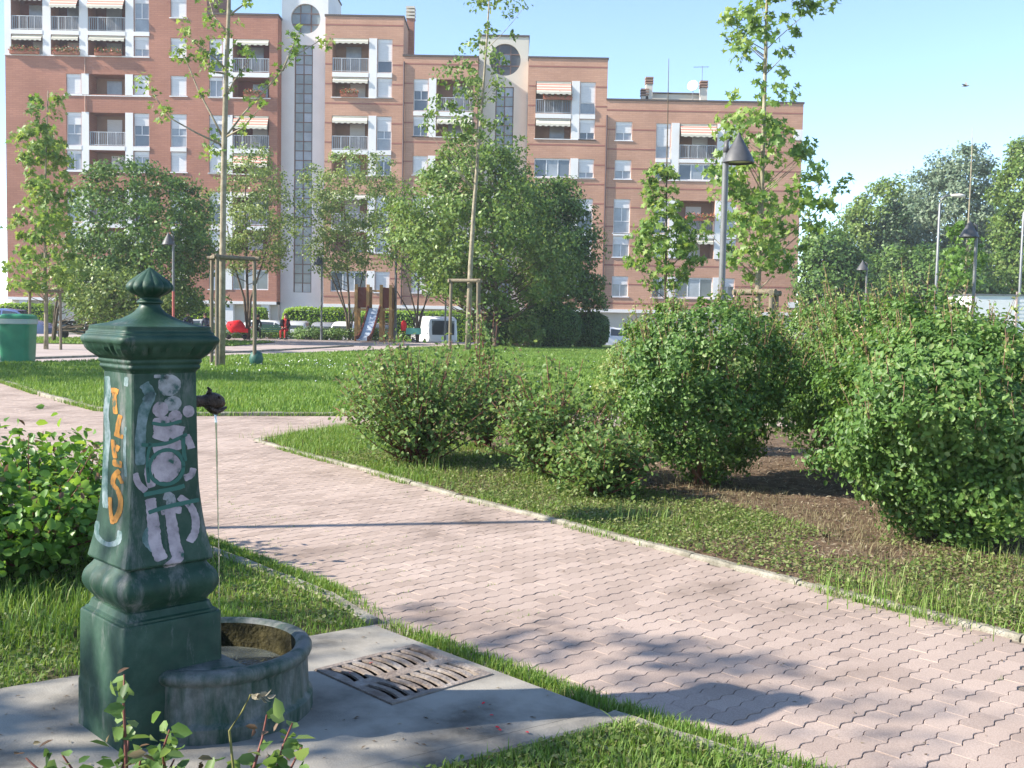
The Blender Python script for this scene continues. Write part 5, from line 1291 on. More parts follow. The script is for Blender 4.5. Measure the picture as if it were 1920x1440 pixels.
# withered rose stalk
wp = tag(empty('withered_stalk', (-.72, 2.86, 0)), 'pale withered flower stalk bent over before the basin', 'stalk')
m = MB(); a = at(430, 1370, 2.86); b = at(456, 1330, 2.86); c_ = at(470, 1302, 2.86); d_ = at(500, 1306, 2.86); W0 = Vector((-.72, 2.86, 0))
m.tube([(0, 0, 0), a - W0, b - W0, c_ - W0], [.004, .0035, .003, .003], 6); m.build('stem', flat('dry_stem', (.22, .20, .07), .8, .2), wp)
rng = np.random.default_rng(5); pp = np.array([list((c_ - W0).lerp(d_ - W0, t)) for t in np.linspace(0, 1, 9)]); leaves('withered_head', pp, rng.normal(size=(9, 3)), .028, T_OVAL, LM['dry'], rng, np.full(9, .95), parent=wp, tdir=np.tile([[1., 0, -.2]], (9, 1)))

# --- clipped hedges
def clipped(name, label, loc, sx, sy, h, n, ls, lm, seed, group=None, boxy=4.0, core=None):
    rng = np.random.default_rng(seed); e = tag(empty(name, loc), label, 'hedge', group)
    d = fib(n, rng); p_ = boxy
    sc = 1 / np.maximum((np.abs(d[:, 0]) ** p_ + np.abs(d[:, 1]) ** p_ + np.abs(d[:, 2]) ** p_) ** (1 / p_), 1e-6)
    q = d * sc[:, None] * (1 - .10 * rng.random((n, 1)) ** 1.5) * (1 + .03 * np.sin(d[:, :1] * 9 + seed) + .03 * np.sin(d[:, 1:2] * 8))
    p = q * np.array([sx, sy, h / 2]) + np.array([0, 0, h / 2])
    k_ = p[:, 2] > .05; p = p[k_]; dd = d[k_]
    stuffpart(leaves('foliage', p, dd + rng.normal(scale=.5, size=p.shape) + [0, 0, .2], rng.uniform(.7, 1.2, len(p)) * ls, T_DIAM, LM[lm], rng, np.clip(rng.normal(.45, .25, len(p)), 0, 1), parent=e))
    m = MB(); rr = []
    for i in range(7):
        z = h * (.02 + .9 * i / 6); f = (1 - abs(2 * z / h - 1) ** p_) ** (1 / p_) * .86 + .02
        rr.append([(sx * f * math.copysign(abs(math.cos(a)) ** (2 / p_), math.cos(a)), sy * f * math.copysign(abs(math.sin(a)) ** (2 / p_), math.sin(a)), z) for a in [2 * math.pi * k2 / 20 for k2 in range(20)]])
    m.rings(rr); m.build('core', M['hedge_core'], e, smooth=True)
    return e
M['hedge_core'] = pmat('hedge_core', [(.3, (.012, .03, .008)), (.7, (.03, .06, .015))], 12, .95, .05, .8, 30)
hg = 'rounded clipped hedges at the end of the lawn'
def hpx(px, Y): return (at(px, 600, Y).x, Y, 0.0)
clipped('clipped_hedge', 'dark rounded clipped hedge, largest, at the end of the lawn', hpx(1030, 50), 1.45, 1.1, 2.05, 9000, .12, 'hedge', 401, hg, 3.0)
clipped('clipped_hedge', 'small dark clipped hedge right of the largest rounded one', hpx(1105, 53), .95, 1.0, 1.75, 6000, .12, 'hedge', 402, hg, 3.0)
clipped('clipped_hedge', 'dark clipped hedge behind the stakes of the slender tree', hpx(945, 51), .95, .9, 1.95, 6000, .13, 'hedge', 403, hg, 2.6)
q = hpx(985, 48.5); bush('bush', 'glossy light green shrub before the rounded clipped hedges', (q[0], q[1]), [(.1, .5), (.6, .8), (1.2, .75), (1.6, .3)], 60, 40, .25, .12, 'mid', 405, None, 0, 'shrubs at the end of the lawn')
hl = 'light green hedge sections before the building'
for i, (a, b, Y, lab) in enumerate(((0, 100, 70, 'light green hedge behind the blue car'), (150, 400, 71, 'light green hedge section behind the dark tree'), (470, 500, 72, 'short light hedge left of the white tower foot'), (532, 660, 71, 'light green hedge right of the white tower foot'), (665, 940, 72, 'light green hedge behind the wooden slide'))):
    x0, x1 = at(a, 590, Y).x, at(b, 590, Y).x
    clipped('clipped_hedge', lab, ((x0 + x1) / 2, Y, gz(Y)), (x1 - x0) / 2, .6, 2.15 + .1 * (i % 2), int(3000 + 900 * (x1 - x0)), .16, 'hedge_light', 410 + i, hl, 8.0)
for i, (px, Y, w, h, lab) in enumerate(((585, 58.6, 1.2, .5, 'low dark shrub right of the bench with the red trousered person'), (625, 58.8, 1.0, .5, 'low dark shrub at the foot of the multi stemmed tree'), (690, 59.2, 1.2, .5, 'low dark shrub behind the slide'), (345, 58.8, 1.6, .5, 'low dark shrub behind the left bench'), (430, 58.9, 1.3, .5, 'low dark shrub behind the pushchair'), (505, 58.9, 1.2, .5, 'low dark shrub behind the green bench'))):
    q = at(px, 620, Y); bush('bush', lab, (q.x, Y), [(.05, w * .7), (h * .5, w), (h * .85, w * .8), (h, w * .3)], 60, 36, .25, .12, 'dark', 430 + i, None, 0, 'low shrubs between plaza and street')

# --- grass, weeds, litter
rng = np.random.default_rng(7)
def grass(name, poly, n, z, h, w, seed, thin=None, lm='grass', lean=.5):
    r = np.random.default_rng(seed); p = scatter(poly, n, r, z)
    if thin is not None:
        v = vnoise(p, thin[0], seed) + r.normal(scale=.15, size=len(p)); p = p[v > thin[1]]
    hh = r.uniform(h[0], h[1], len(p)) * (1 + .35 * vnoise(p, 3.0, seed + 1)); ww = r.uniform(w[0], w[1], len(p))
    o = blades(name, p, hh, ww, LM[lm], r, lean=lean); o['kind'] = 'stuff'
    return o
def stufflabel(o, l, c): o['label'] = l; o['category'] = c; return o
near_v = [left_kerb[0], left_kerb[1], left_kerb[2], S[0], S[3], Vector((-4.5, 3.0, 0)), Vector((-5.5, 9, 0))]
stufflabel(grass('verge_grass', near_v, 66000, .02, (.015, .048), (.004, .008), 21, None, 'grass', .8), 'grass around the light green rose behind the fountain', 'grass')
r = np.random.default_rng(61); p = np.concatenate([scatter(near_v, 26000, r, .025), scatter([S[1] + fn * .12, lk[3], lk[3] + dl * 1.2, Vector((.6, 1.8, 0)), S[2] + fn * .12], 9000, r, .025)]); p = p[vnoise(p, 2.6, 61) > -.12]; p[:, 2] += r.uniform(0, .03, len(p))
o = leaves('clover', p, r.normal(scale=.45, size=(len(p), 3)) + [0, 0, 1], r.uniform(.012, .026, len(p)), T_OVAL, LM['weed'], r, stretch=1.4); o['kind'] = 'stuff'; stufflabel(o, 'clover and small weeds in the grass around the apron', 'ground cover')
stufflabel(grass('tall_grass', [Vector((-2.9, 5.4, 0)), Vector((-1.7, 5.3, 0)), Vector((-1.75, 4.6, 0)), Vector((-2.6, 4.4, 0))], 1000, .02, (.05, .14), (.005, .009), 22, None, 'grass', .7), 'taller grass tufts under the light green rose', 'grass')
near_r = [S[1] + Vector((.05, 0, 0)), lk[3], lk[3] + dl * 1.2, Vector((-.2, 2.2, 0)), S[2] + Vector((.12, -.1, 0))]
fnv = fn * .11
near_r = [S[1] + fnv + Vector((.03, 0, 0)), lk[3] - dl * .0, lk[3] + dl * 1.2, Vector((.6, 1.8, 0)), S[2] + fnv]
stufflabel(grass('corner_grass', near_r, 24000, .02, (.02, .06), (.0035, .007), 23, None, 'grass', .8), 'grass in the corner before the concrete apron', 'grass')
# strip of weeds on the path side of the left kerb
def along(pts, n, seed, off=(0, .1), z=0.0):
    r = np.random.default_rng(seed); P = [Vector((p[0], p[1], 0)) for p in pts]; L = np.array([(b - a).length for a, b in zip(P[:-1], P[1:])]); out = []
    for i in r.choice(len(L), n, p=L / L.sum()):
        a, b = P[i], P[i + 1]; d = (b - a).normalized(); nn_ = Vector((d.y, -d.x, 0)); q = a.lerp(b, r.random()) + nn_ * r.uniform(*off) + Vector((0, 0, z)); out.append(list(q))
    return np.array(out)
def strip(name, pts, n, seed, off, z, h, w, lab, thin=(2.2, -.1)):
    r = np.random.default_rng(seed); p = along(pts, n, seed, off, z); v = vnoise(p, thin[0], seed) + r.normal(scale=.12, size=len(p)); p = p[v > thin[1]]
    o = blades(name, p, r.uniform(h[0], h[1], len(p)), r.uniform(w[0], w[1], len(p)), LM['grass'], r, lean=.6); o['kind'] = 'stuff'; return stufflabel(o, lab, 'grass')
lkl = [left_kerb[1], left_kerb[2], S[0], S[1], lk[3], lk[3] + dl * 1.5]
strip('kerb_weeds', lkl, 15000, 31, (-.16, -.05), -.004, (.02, .06), (.004, .007), 'weeds along the path beside the concrete apron')
strip('bed_kerb_weeds', right_kerb, 16000, 32, (-.07, .10), -.004, (.02, .055), (.004, .008), 'dry weeds in the joint along the bed kerb', (3.0, .08))
# joints
r = np.random.default_rng(33); jp = []
for x, y in cand[r.permutation(len(cand))[:900]]:
    if y > 9 or vnoise(np.array([[x, y]]), 1.7, 44)[0] < .02: continue
    t0 = r.uniform(-.1, .1)
    for _ in range(8): q = Vector((x, y, -.004)) + VV * (t0 + r.uniform(-.05, .05)) + UU * (PW / 2 + r.normal() * .003); jp.append(list(q))
o = blades('joint_weeds', np.array(jp), r.uniform(.008, .022, len(jp)), .003, LM['grass'], r, lean=.9); o['kind'] = 'stuff'; stufflabel(o, 'tiny weeds growing in the paver joints', 'grass')
# bed: weeds near the kerb, thinning towards the shrubs
bed_strip = list(right_kerb[1:]) + [p + Vector((1.15, .9, 0)) for p in right_kerb[1:][::-1]]
stufflabel(grass('bed_grass', bed_strip, 60000, .022, (.015, .05), (.004, .008), 24, (2.4, -.02), lean=1.0), 'weedy grass along the kerb before the bushes', 'grass')
r = np.random.default_rng(35); p = scatter(bed_strip, 42000, r, .03); v = vnoise(p, 2.6, 35) + .5 * vnoise(p, 7.0, 36) + r.normal(scale=.12, size=len(p)); p = p[v > -.12]; p[:, 2] += r.uniform(0, .05, len(p))
o = leaves('ground_cover', p, r.normal(scale=.5, size=(len(p), 3)) + [0, 0, 1], r.uniform(.014, .032, len(p)), T_OVAL, LM['weed'], r); o['kind'] = 'stuff'; stufflabel(o, 'small leafy weeds covering the edge of the bed', 'ground cover')
stufflabel(grass('tip_grass', [right_kerb[0], right_kerb[1], right_kerb[2], right_kerb[3], Vector((1.2, 10.2, 0)), bed_back[1], bed_back[0]], 26000, .022, (.03, .10), (.005, .010), 25, (2.0, -.12)), 'grass at the tip of the bed under the roses', 'grass')
r = np.random.default_rng(36); tuft = []
for px, py, nn_, sp_ in ((1190, 975, 120, .16), (1260, 985, 90, .14), (800, 880, 110, .15), (870, 900, 60, .12), (1640, 1120, 140, .16), (1780, 1150, 120, .15), (1880, 1060, 90, .2), (540, 820, 80, .2), (600, 815, 50, .2), (640, 805, 60, .25)):
    g_ = G(px, py, .022); tuft.append(np.stack([r.normal(g_.x, sp_, nn_), r.normal(g_.y, sp_, nn_), np.full(nn_, .022)], 1))
tuft = np.concatenate(tuft); o = blades('grass_tufts', tuft, r.uniform(.04, .17, len(tuft)), r.uniform(.004, .007, len(tuft)), LM['grass'], r, lean=.5, rnd=np.clip(r.normal(.7, .2, len(tuft)), 0, 1)); o['kind'] = 'stuff'; stufflabel(o, 'tall thin grass tufts along the bed kerb', 'grass')
bed_all = [p + Vector((.1, .1, 0)) for p in right_kerb[2:]] + [Vector((6, 6, 0)), Vector((6, 11, 0)), Vector((2, 13, 0)), Vector((-1, 12, 0))]
r = np.random.default_rng(37); p = scatter(bed_all, 26000, r, .027); o = leaves('leaf_litter', p, r.normal(scale=.35, size=(len(p), 3)) + [0, 0, 1], r.uniform(.02, .06, len(p)), T_DIAM, LM['dry'], r, stretch=.35); o['kind'] = 'stuff'; stufflabel(o, 'dry twigs and leaf litter on the soil of the bed', 'leaf litter')
stufflabel(grass('bed_dry_grass', [p + Vector((.1, .06, 0)) for p in right_kerb[1:]] + [p + Vector((2.0, 1.5, 0)) for p in right_kerb[1:][::-1]], 26000, .022, (.015, .06), (.003, .006), 64, (2.2, -.15), 'dry_grass', 1.4), 'dry grass stalks on the bed', 'grass')
# lawn
vis_lawn = [p for p in lawn_front[1:8]] + [Vector((9, 17.5, 0)), Vector((16, 40, 0)), Vector((8, 50, 0)), Vector((-2.5, 50, 0)), G(680, 661), G(380, 673), G(190, 679), G(0, 684), Vector((-15, 27, 0))]
def lawn_blades(n, ymin, ymax, seed, h, w):
    r = np.random.default_rng(seed); p = scatter(vis_lawn, n, r, .022); p = p[(p[:, 1] >= ymin) & (p[:, 1] < ymax)]
    v = .5 + .5 * vnoise(p, 1.1, seed); rnd = np.clip(r.normal(.42, .18, len(p)) + .25 * (v - .5), 0, 1)
    o = blades('lawn_grass', p, r.uniform(*h, len(p)) * (.7 + .6 * v), r.uniform(*w, len(p)), LM['grass'], r, lean=.5, rnd=rnd); o['kind'] = 'stuff'; return o
stufflabel(lawn_blades(420000, 14.5, 24, 26, (.05, .11), (.012, .02)), 'near part of the sunlit lawn', 'grass')
stufflabel(lawn_blades(190000, 24, 60, 27, (.07, .13), (.025, .045)), 'far part of the lawn before the plaza', 'grass')
strip('lawn_edge_grass', lawn_front[1:7], 5000, 38, (-.02, .12), .0, (.03, .09), (.008, .014), 'grass hanging over the lawn kerb', (1.5, -.1))
r = np.random.default_rng(39); p = scatter([Vector((-9.5, 24, 0)), Vector((-3, 24, 0)), Vector((-4, 33, 0)), Vector((-9.5, 31, 0))], 150, r, .11); p = p[vnoise(p, 1.2, 5) > -.05]; pn = scatter(vis_lawn, 120, r, .10); pn = pn[pn[:, 1] > 21]
p = np.concatenate([p, pn]); o = leaves('daisies', p, r.normal(scale=.25, size=(len(p), 3)) + [0, -.5, 1], r.uniform(.03, .05, len(p)), T_DIAM, M['daisy'], r, stretch=1.6); o['kind'] = 'stuff'; stufflabel(o, 'white daisies scattered on the lawn', 'daisies')
# grass strip at the left behind the plaza
sl = [Vector((-32, 41.5, 0)), Vector((-11.8, 45, 0)), Vector((-11.5, 52, 0)), Vector((-36, 52, 0))]
struct(sheet('back_verge', sl, .01, M['grass_base']))
stufflabel(grass('back_grass', sl, 16000, .01, (.06, .12), (.03, .05), 28), 'grass strip before the blue car at the left', 'grass')
# petals on the apron
r = np.random.default_rng(40); pp = [list(G(px, py, .040)) for px, py in ((910, 1316), (928, 1362), (876, 1366), (700, 1242), (940, 1370), (985, 1372), (918, 1341), (655, 1262))]
o = leaves('petals', np.array(pp), r.normal(scale=.15, size=(8, 3)) + [0, 0, 1], .018, T_OVAL, M['petal'], r); o['kind'] = 'stuff'; stufflabel(o, 'fallen red rose petals on the apron', 'petals')
pd_ = scatter(S, 330, r, .0385); pd_ = pd_[np.linalg.norm(pd_[:, :2] - np.array([gc.x, gc.y]), axis=1) > .4]
p = np.concatenate([pd_, scatter([right_kerb[3], right_kerb[-1], lk[3], left_kerb[2]], 260, r, .003)])
o = leaves('debris', p, r.normal(scale=.15, size=(len(p), 3)) + [0, 0, 1], r.uniform(.008, .028, len(p)), T_DIAM, LM['dry'], r, stretch=.5); o['kind'] = 'stuff'; stufflabel(o, 'tiny dry leaf bits on apron and path', 'leaf litter')

# ------------------------------------------------------------------ lamps
def park_lamp(label, x, y, H, side=1, g=0.0, r=.05, red=False, R=.25, rot=0.0):
    e = tag(empty('park_lamp', (x, y, g), rot), label, 'street lamp', 'park lamps with conical shades')
    m = MB(); m.tube([(0, 0, 0), (0, 0, .9), (0, 0, .92), (0, 0, H - .3)], [r * 1.35, r * 1.35, r, r * .92], 12); m.build('post', M['post_metal'], e, smooth=True, angle=40)
    if red:
        m = MB(); m.tube([(0, 0, 1.0), (0, 0, 2.2)], r * 1.04, 12); m.build('painted_section', flat('faded_red', (.35, .10, .08), .7), e, smooth=True, angle=40)
    sx = side * R * .8; z = H
    m = MB(); m.lathe([(R, z - .46), (R * 1.03, z - .45), (R * .95, z - .39), (R * .80, z - .315), (R * .64, z - .245), (R * .47, z - .175), (R * .31, z - .105), (R * .18, z - .045), (R * .09, z), (.012, z + .03)], 28, sx, 0, caps=False)
    m.lathe([(R * .97, z - .455), (R * .88, z - .375), (R * .5, z - .22)], 28, sx, 0, caps=False)
    sh = m.build('shade', M['lamp'], e, smooth=True, angle=50)
    m = MB(); m.lathe([(.01, z - .44), (R * .85, z - .43), (R * .85, z - .41), (.01, z - .40)], 20, sx, 0); m.build('diffuser', M['lamp_glass'], sh, smooth=True)
    m = MB(); m.tube([(0, 0, H - .32), (0, 0, H - .12), (sx * .45, 0, H - .06)], [r * .9, r * .7, r * .5], 10); m.tube([(0, 0, H - .3), (sx * .4, 0, H - .3)], r * .6, 8); m.build('bracket', M['lamp'], e, smooth=True)
    return e
def lpx(px, py, Y): return at(px, py, Y).x
park_lamp('nearest park lamp with grey cone shade behind the big round bush', lpx(1357, 420, 17.4), 17.4, at(1385, 252, 17.4).z, 1, r=.055, R=.25)
park_lamp('park lamp with red painted post behind the dark tree', lpx(325, 500, 42), 42, at(327, 437, 42).z, -1, red=True, R=.24)
park_lamp('tiny park lamp seen just above the fountain knob', lpx(285, 500, 55), 55, at(287, 470, 55).z, 1)
park_lamp('park lamp standing right of the bench by the dark shrub', lpx(603, 560, 57), 57, at(597, 480, 57).z, -1)
park_lamp('tall park lamp standing right beside the wooden slide', lpx(742, 540, 57.4), 57.4, at(738, 430, 57.4).z, -1, R=.33, r=.07)
park_lamp('park lamp post half hidden in the fan shaped tree', lpx(836, 540, 59), 59, at(836, 470, 59).z, 1)
park_lamp('park lamp in front of the sapling at the right', lpx(1827, 520, 31), 31, at(1817, 415, 31).z, -1, R=.26)
park_lamp('small far park lamp before the dark conifer', lpx(1624, 540, 52), 52, at(1615, 489, 52).z, -1, R=.27)
park_lamp('farthest park lamp at the edge of the dark trees', lpx(1566, 560, 78), 78, at(1566, 533, 78).z, 1, gz(78), R=.3)
park_lamp('park lamp left of the picture casting the thin shadow', -6.35, 6.45, 5.0, 1)
def cobra(label, px, ptop, Y):
    a = at(px, ptop, Y); b = at(px - 4 if px < 1800 else px, 560, Y); e = tag(empty('street_lamp', (b.x, Y, gz(Y))), label, 'street lamp', 'tall street lamps on the right'); h = a.z - gz(Y)
    m = MB(); m.tube([(0, 0, 0), (0, 0, 1.2), (0, 0, h - .5), (.05, 0, h - .2), (.3, 0, h), (.7, 0, h + .02)], [.1, .09, .065, .06, .05, .05], 10); m.build('post', M['galv'], e, smooth=True)
    m = MB(); m.rings([[(x, w * math.cos(k2 * math.pi / 5), h + .03 + hh * math.sin(k2 * math.pi / 5)) for k2 in range(10)] for x, w, hh in ((.6, .06, .05), (.75, .12, .09), (1.1, .16, .12), (1.35, .12, .08), (1.42, .04, .03))]); m.build('lamp_head', M['lamp_glass'], e, smooth=True)
cobra('tall galvanised street lamp with pale head before the poplar', 1758, 367, 61)
cobra('tall galvanised street lamp at the right edge', 1911, 384, 64)

# ------------------------------------------------------------------ litter bin
b = G(34, 680)
e = tag(empty('litter_bin', (b.x, b.y, 0), rad(6)), 'green plastic bin with grey band at the left edge of the plaza', 'bin')
def rsq(s, z, r=.12):
    out = []
    for k_ in range(4):
        for j in range(5):
            a = k_ * math.pi / 2 + j * math.pi / 8; cx, cy = [(1, 1), (-1, 1), (-1, -1), (1, -1)][k_]; out.append((cx * (s - r) + r * math.cos(a), cy * (s - r) + r * math.sin(a), z))
    return out
m = MB(); m.rings([rsq(.35, 0), rsq(.36, .06), rsq(.40, 1.02), rsq(.40, 1.06)]); m.build('body', M['bin'], e, smooth=True, angle=40)
m = MB(); m.rings([rsq(.405, 1.03), rsq(.42, 1.04), rsq(.42, 1.16), rsq(.405, 1.17)]); m.build('band', M['bin_band'], e, smooth=True, angle=40)
m = MB(); m.rings([rsq(.41, 1.17), rsq(.415, 1.19), rsq(.39, 1.25), rsq(.30, 1.29), rsq(.16, 1.30)]); m.build('lid', M['bin'], e, smooth=True, angle=40)

# ------------------------------------------------------------------ playground slide
sY = 57.0; b = at(701, 640, sY)
e = tag(empty('playground_slide', (b.x, sY, 0)), 'wooden playground tower with pale metal slide', 'slide')
for x, y in ((-.9, -.45), (-.28, -.45), (.42, -.45), (.92, -.45), (-.9, .6), (-.28, .6), (.42, .6), (.92, .6)):
    m = MB(); m.box(x - .08, x + .08, y - .08, y + .08, 0, 3.0 if y < 0 else 2.9); m.build('post', M['play_wood'], e)
m = MB(); m.box(-.98, 1.0, -.52, .68, 1.62, 1.72); m.build('platform', M['play_wood'], e)
for x0, x1, y in ((-.80, -.37, -.42), (.51, .83, -.42)):
    m = MB(); m.box(x0, x1, y - .02, y + .02, 1.78, 2.85); m.build('panel', M['play_red'], e)
for x in (-.9, .92):
    m = MB(); m.box(x - .02, x + .02, -.36, .51, 1.78, 2.85); m.build('panel', M['play_red'], e)
m = MB(); m.box(-.19, .33, -.46, -.40, 2.62, 2.72); m.build('crossbar', M['play_wood'], e)
P_ = [(.07, -.5, 1.76), (.06, -.66, 1.70), (0, -.95, 1.30), (-.10, -1.4, .72), (-.2, -1.8, .30), (-.27, -2.1, .16), (-.32, -2.35, .13)]
m = MB(); rr = []
for x, y, z in P_: rr.append([(x - .27, y, z), (x + .27, y, z), (x + .27, y, z - .04), (x - .27, y, z - .04)])
m.rings(rr); m.build('chute', M['slide_metal'], e, smooth=True, angle=40)
for sgn in (-1, 1):
    m = MB(); rr = []
    for x, y, z in P_: q = x + sgn * .30; rr.append([(q - .03, y, z - .06), (q + .03, y, z - .06), (q + .03, y, z + .17), (q - .03, y, z + .17)])
    m.rings(rr); m.build('side_rail', M['play_red'], e)
for i in range(5):
    m = MB(); m.tube([(.45, .75 + i * .06, 1.5 - i * .3), (.9, .75 + i * .06, 1.5 - i * .3)], .03, 6); m.build('rung', M['play_wood'], e)
# spring rider
b = at(775, 645, 56.5); e = tag(empty('spring_rider', (b.x, 56.5, 0)), 'small red and teal spring rider right of the slide', 'play equipment')
m = MB(); m.tube([(.12 * math.cos(i * .7), .12 * math.sin(i * .7), i * .012) for i in range(36)], .018, 6); m.build('spring', M['lamp'], e)
m = MB(); m.prism([(-.4, -.03), (.4, -.03), (.4, .03), (-.4, .03)], .42, .75); m.build('side_board', flat('teal_board', (.10, .36, .30), .5), e)
m = MB(); m.rings([[(x - .2 + w * math.cos(a_), .08 * math.sin(a_), z) for a_ in [k2 * math.pi / 6 for k2 in range(12)]] for z, w in ((.6, .12), (.8, .16), (1.0, .14), (1.15, .06))]); m.build('head', M['bright_red'], e, smooth=True)
m = MB(); m.tube([(-.15, -.25, .9), (-.15, .25, .9)], .02, 6); m.build('handle', M['galv'], e)

# ------------------------------------------------------------------ benches and people
def bench(label, x, y, w=1.8):
    e = tag(empty('park_bench', (x, y, 0)), label, 'bench', 'green park benches at the far edge of the plaza')
    for i in range(4):
        m = MB(); m.box(-w / 2, w / 2, -.22 + i * .115, -.12 + i * .115, .42, .455); m.build('seat_slat', M['bench_green'], e)
    for i in range(3):
        m = MB(); m.box(-w / 2, w / 2, .26 + i * .03, .29 + i * .03, .50 + i * .1, .58 + i * .1); m.build('back_slat', M['bench_green'], e)
    for sx in (-1, 1):
        m = MB(); m.tube([(sx * w * .42, -.2, 0), (sx * w * .42, -.2, .42), (sx * w * .42, .22, .42), (sx * w * .42, .33, .78)], .025, 6); m.tube([(sx * w * .42, .22, .42), (sx * w * .42, .25, 0)], .025, 6); m.build('leg', M['lamp'], e)
    return e
def person(label, loc, rz, top, legs, hair, lean=0.0, arm=None, turn=0.0, scarf=None):
    J = {'pel': (0, .02, .52), 'sp': (0, .03 - .10 * lean, .76), 'ch': (0, .03 - .28 * lean, 1.0 - .05 * lean), 'nk': (0, .02 - .38 * lean, 1.12 - .08 * lean), 'hd': (0, 0 - .44 * lean, 1.20 - .09 * lean), 'ht': (0, .01 - .46 * lean, 1.31 - .09 * lean)}
    for s_, n_ in ((-1, 'L'), (1, 'R')):
        J['sh' + n_] = (s_ * .17, .03 - .28 * lean, 1.03 - .06 * lean); J['el' + n_] = (s_ * .23, -.02 - .3 * lean, .79 - .04 * lean)
        J['wr' + n_] = (s_ * .09, -.22 - .3 * lean, .66); J['ha' + n_] = (s_ * .04, -.29 - .3 * lean, .64)
        if arm and n_ in arm: J['wr' + n_] = (s_ * .36, -.34 - .2 * lean, .66); J['ha' + n_] = (s_ * .44, -.38 - .2 * lean, .64)
        J['hp' + n_] = (s_ * .095, 0, .52); J['kn' + n_] = (s_ * .12, -.42, .50); J['an' + n_] = (s_ * .11, -.42, .09); J['to' + n_] = (s_ * .12, -.56, .05)
    E_ = [('pel', 'sp'), ('sp', 'ch'), ('ch', 'nk'), ('nk', 'hd'), ('hd', 'ht')]
    for n_ in 'LR': E_ += [('ch', 'sh' + n_), ('sh' + n_, 'el' + n_), ('el' + n_, 'wr' + n_), ('wr' + n_, 'ha' + n_), ('pel', 'hp' + n_), ('hp' + n_, 'kn' + n_), ('kn' + n_, 'an' + n_), ('an' + n_, 'to' + n_)]
    Rd = {'pel': .15, 'sp': .14, 'ch': .145, 'nk': .055, 'hd': .085, 'ht': .08, 'sh': .07, 'el': .05, 'wr': .034, 'ha': .035, 'hp': .095, 'kn': .065, 'an': .042, 'to': .04}
    ks = list(J); me = bpy.data.meshes.new('tmp'); me.from_pydata([J[k_] for k_ in ks], [(ks.index(a), ks.index(b_)) for a, b_ in E_], [])
    to = bpy.data.objects.new('tmp', me); COL.objects.link(to); to.modifiers.new('s', 'SKIN'); sb = to.modifiers.new('u', 'SUBSURF'); sb.levels = 1; sb.render_levels = 1
    sv = me.skin_vertices[0].data
    for i, k_ in enumerate(ks):
        r_ = Rd.get(k_, Rd.get(k_[:2], .06)); sv[i].radius = (r_, r_ * (.8 if k_ in ('sp', 'ch') else 1)); sv[i].use_root = (k_ == 'pel')
    dg = bpy.context.evaluated_depsgraph_get(); ev = bpy.data.meshes.new_from_object(to.evaluated_get(dg)); bpy.data.objects.remove(to)
    e = tag(empty('person', loc, rz), label, 'person')
    for mm_ in (top, legs, M['skin'], M['lamp']): ev.materials.append(mm_)
    hz = J['nk'][2] + .02
    for p in ev.polygons:
        c = p.center; mi = 0
        if c.z > hz: mi = 2
        elif min((Vector(c) - Vector(J['ha' + n_])).length for n_ in 'LR') < .075: mi = 2
        elif c.z < .12 : mi = 3
        elif c.z < .60 and (c.y < -.06 or c.z < .5) and min((Vector(c) - Vector(J['wr' + n_])).length for n_ in 'LR') > .09: mi = 1
        p.material_index = mi; p.use_smooth = True
    ev.name = 'body'; link(bpy.data.objects.new('body', ev), e)
    m = MB(); hx, hy, hz_ = J['ht']; rr = []
    for i in range(6):
        t = i / 5; z = hz_ + .10 - .17 * t; r_ = .105 * math.sqrt(max(.02, 1 - ((z - hz_ + .02) / .125) ** 2)); rr.append([(hx + r_ * math.cos(a_) * .95, hy + .02 + r_ * math.sin(a_) + .012 * t, z) for a_ in [k2 * math.pi / 7 for k2 in range(14)] ])
    rr = [[(x, max(y, hy - .055) if i > 2 else y, z) for x, y, z in q] for i, q in enumerate(rr)]
    m.rings(rr); m.build('hair', hair, e, smooth=True)
    m = MB(); q = Vector(J['hd']) ; m.tube([(q.x, q.y - .075, q.z + .05), (q.x, q.y - .105, q.z + .02), (q.x, q.y - .08, q.z + .005)], [.012, .016, .012], 6); m.build('nose', M['skin'], e, smooth=True)
    for n_ in 'LR':
        h_ = Vector(J['ha' + n_]); w_ = Vector(J['wr' + n_]); d = (h_ - w_).normalized(); sd = Vector((d.y, -d.x, 0)).normalized()
        for k2 in range(5):
            o_ = sd * (-.026 + .013 * k2); L = (.035, .05, .055, .05, .04)[k2]; bse = h_ + o_ + d * (.0 if k2 == 0 else .02)
            m = MB(); m.tube([bse, bse + d * L * .6 + Vector((0, 0, -.006)), bse + d * L + Vector((0, 0, -.022))], [.009, .008, .006], 5); m.build('finger', M['skin'], e, smooth=True)
    return e
bY = 56.3
bench('green bench between the person in black and the red trousered one', at(508, 630, bY).x, bY, 1.9)
bench('green bench partly behind the fountain cap with two people', at(368, 630, bY).x, bY, 1.9)
person('seated person in red trousers and black jacket with hands on lap', (at(535, 630, bY).x, bY - .02, 0), rad(-6), M['cloth_red'], M['cloth_red'], M['hair_dark'])
pj = COL.objects  # black cardigan over the red blouse
m = MB()
for s_ in (-1, 1):
    m.rings([[(s_ * (.13 + w_ * .5 * math.cos(a_)), .02 + .12 * math.sin(a_), z) for a_ in [k2 * math.pi / 5 for k2 in range(10)]] for z, w_ in ((.6, .13), (.8, .15), (1.0, .15), (1.08, .1))])
    m.tube([(s_ * .17, .03, 1.05), (s_ * .24, -.02, .79), (s_ * .13, -.17, .68)], [.085, .066, .055], 8)
cd = m.build('cardigan', M['cloth_black'], [o for o in bpy.data.objects if o.name.startswith('person') and o.type == 'EMPTY'][-1], smooth=True); stuffpart(cd)
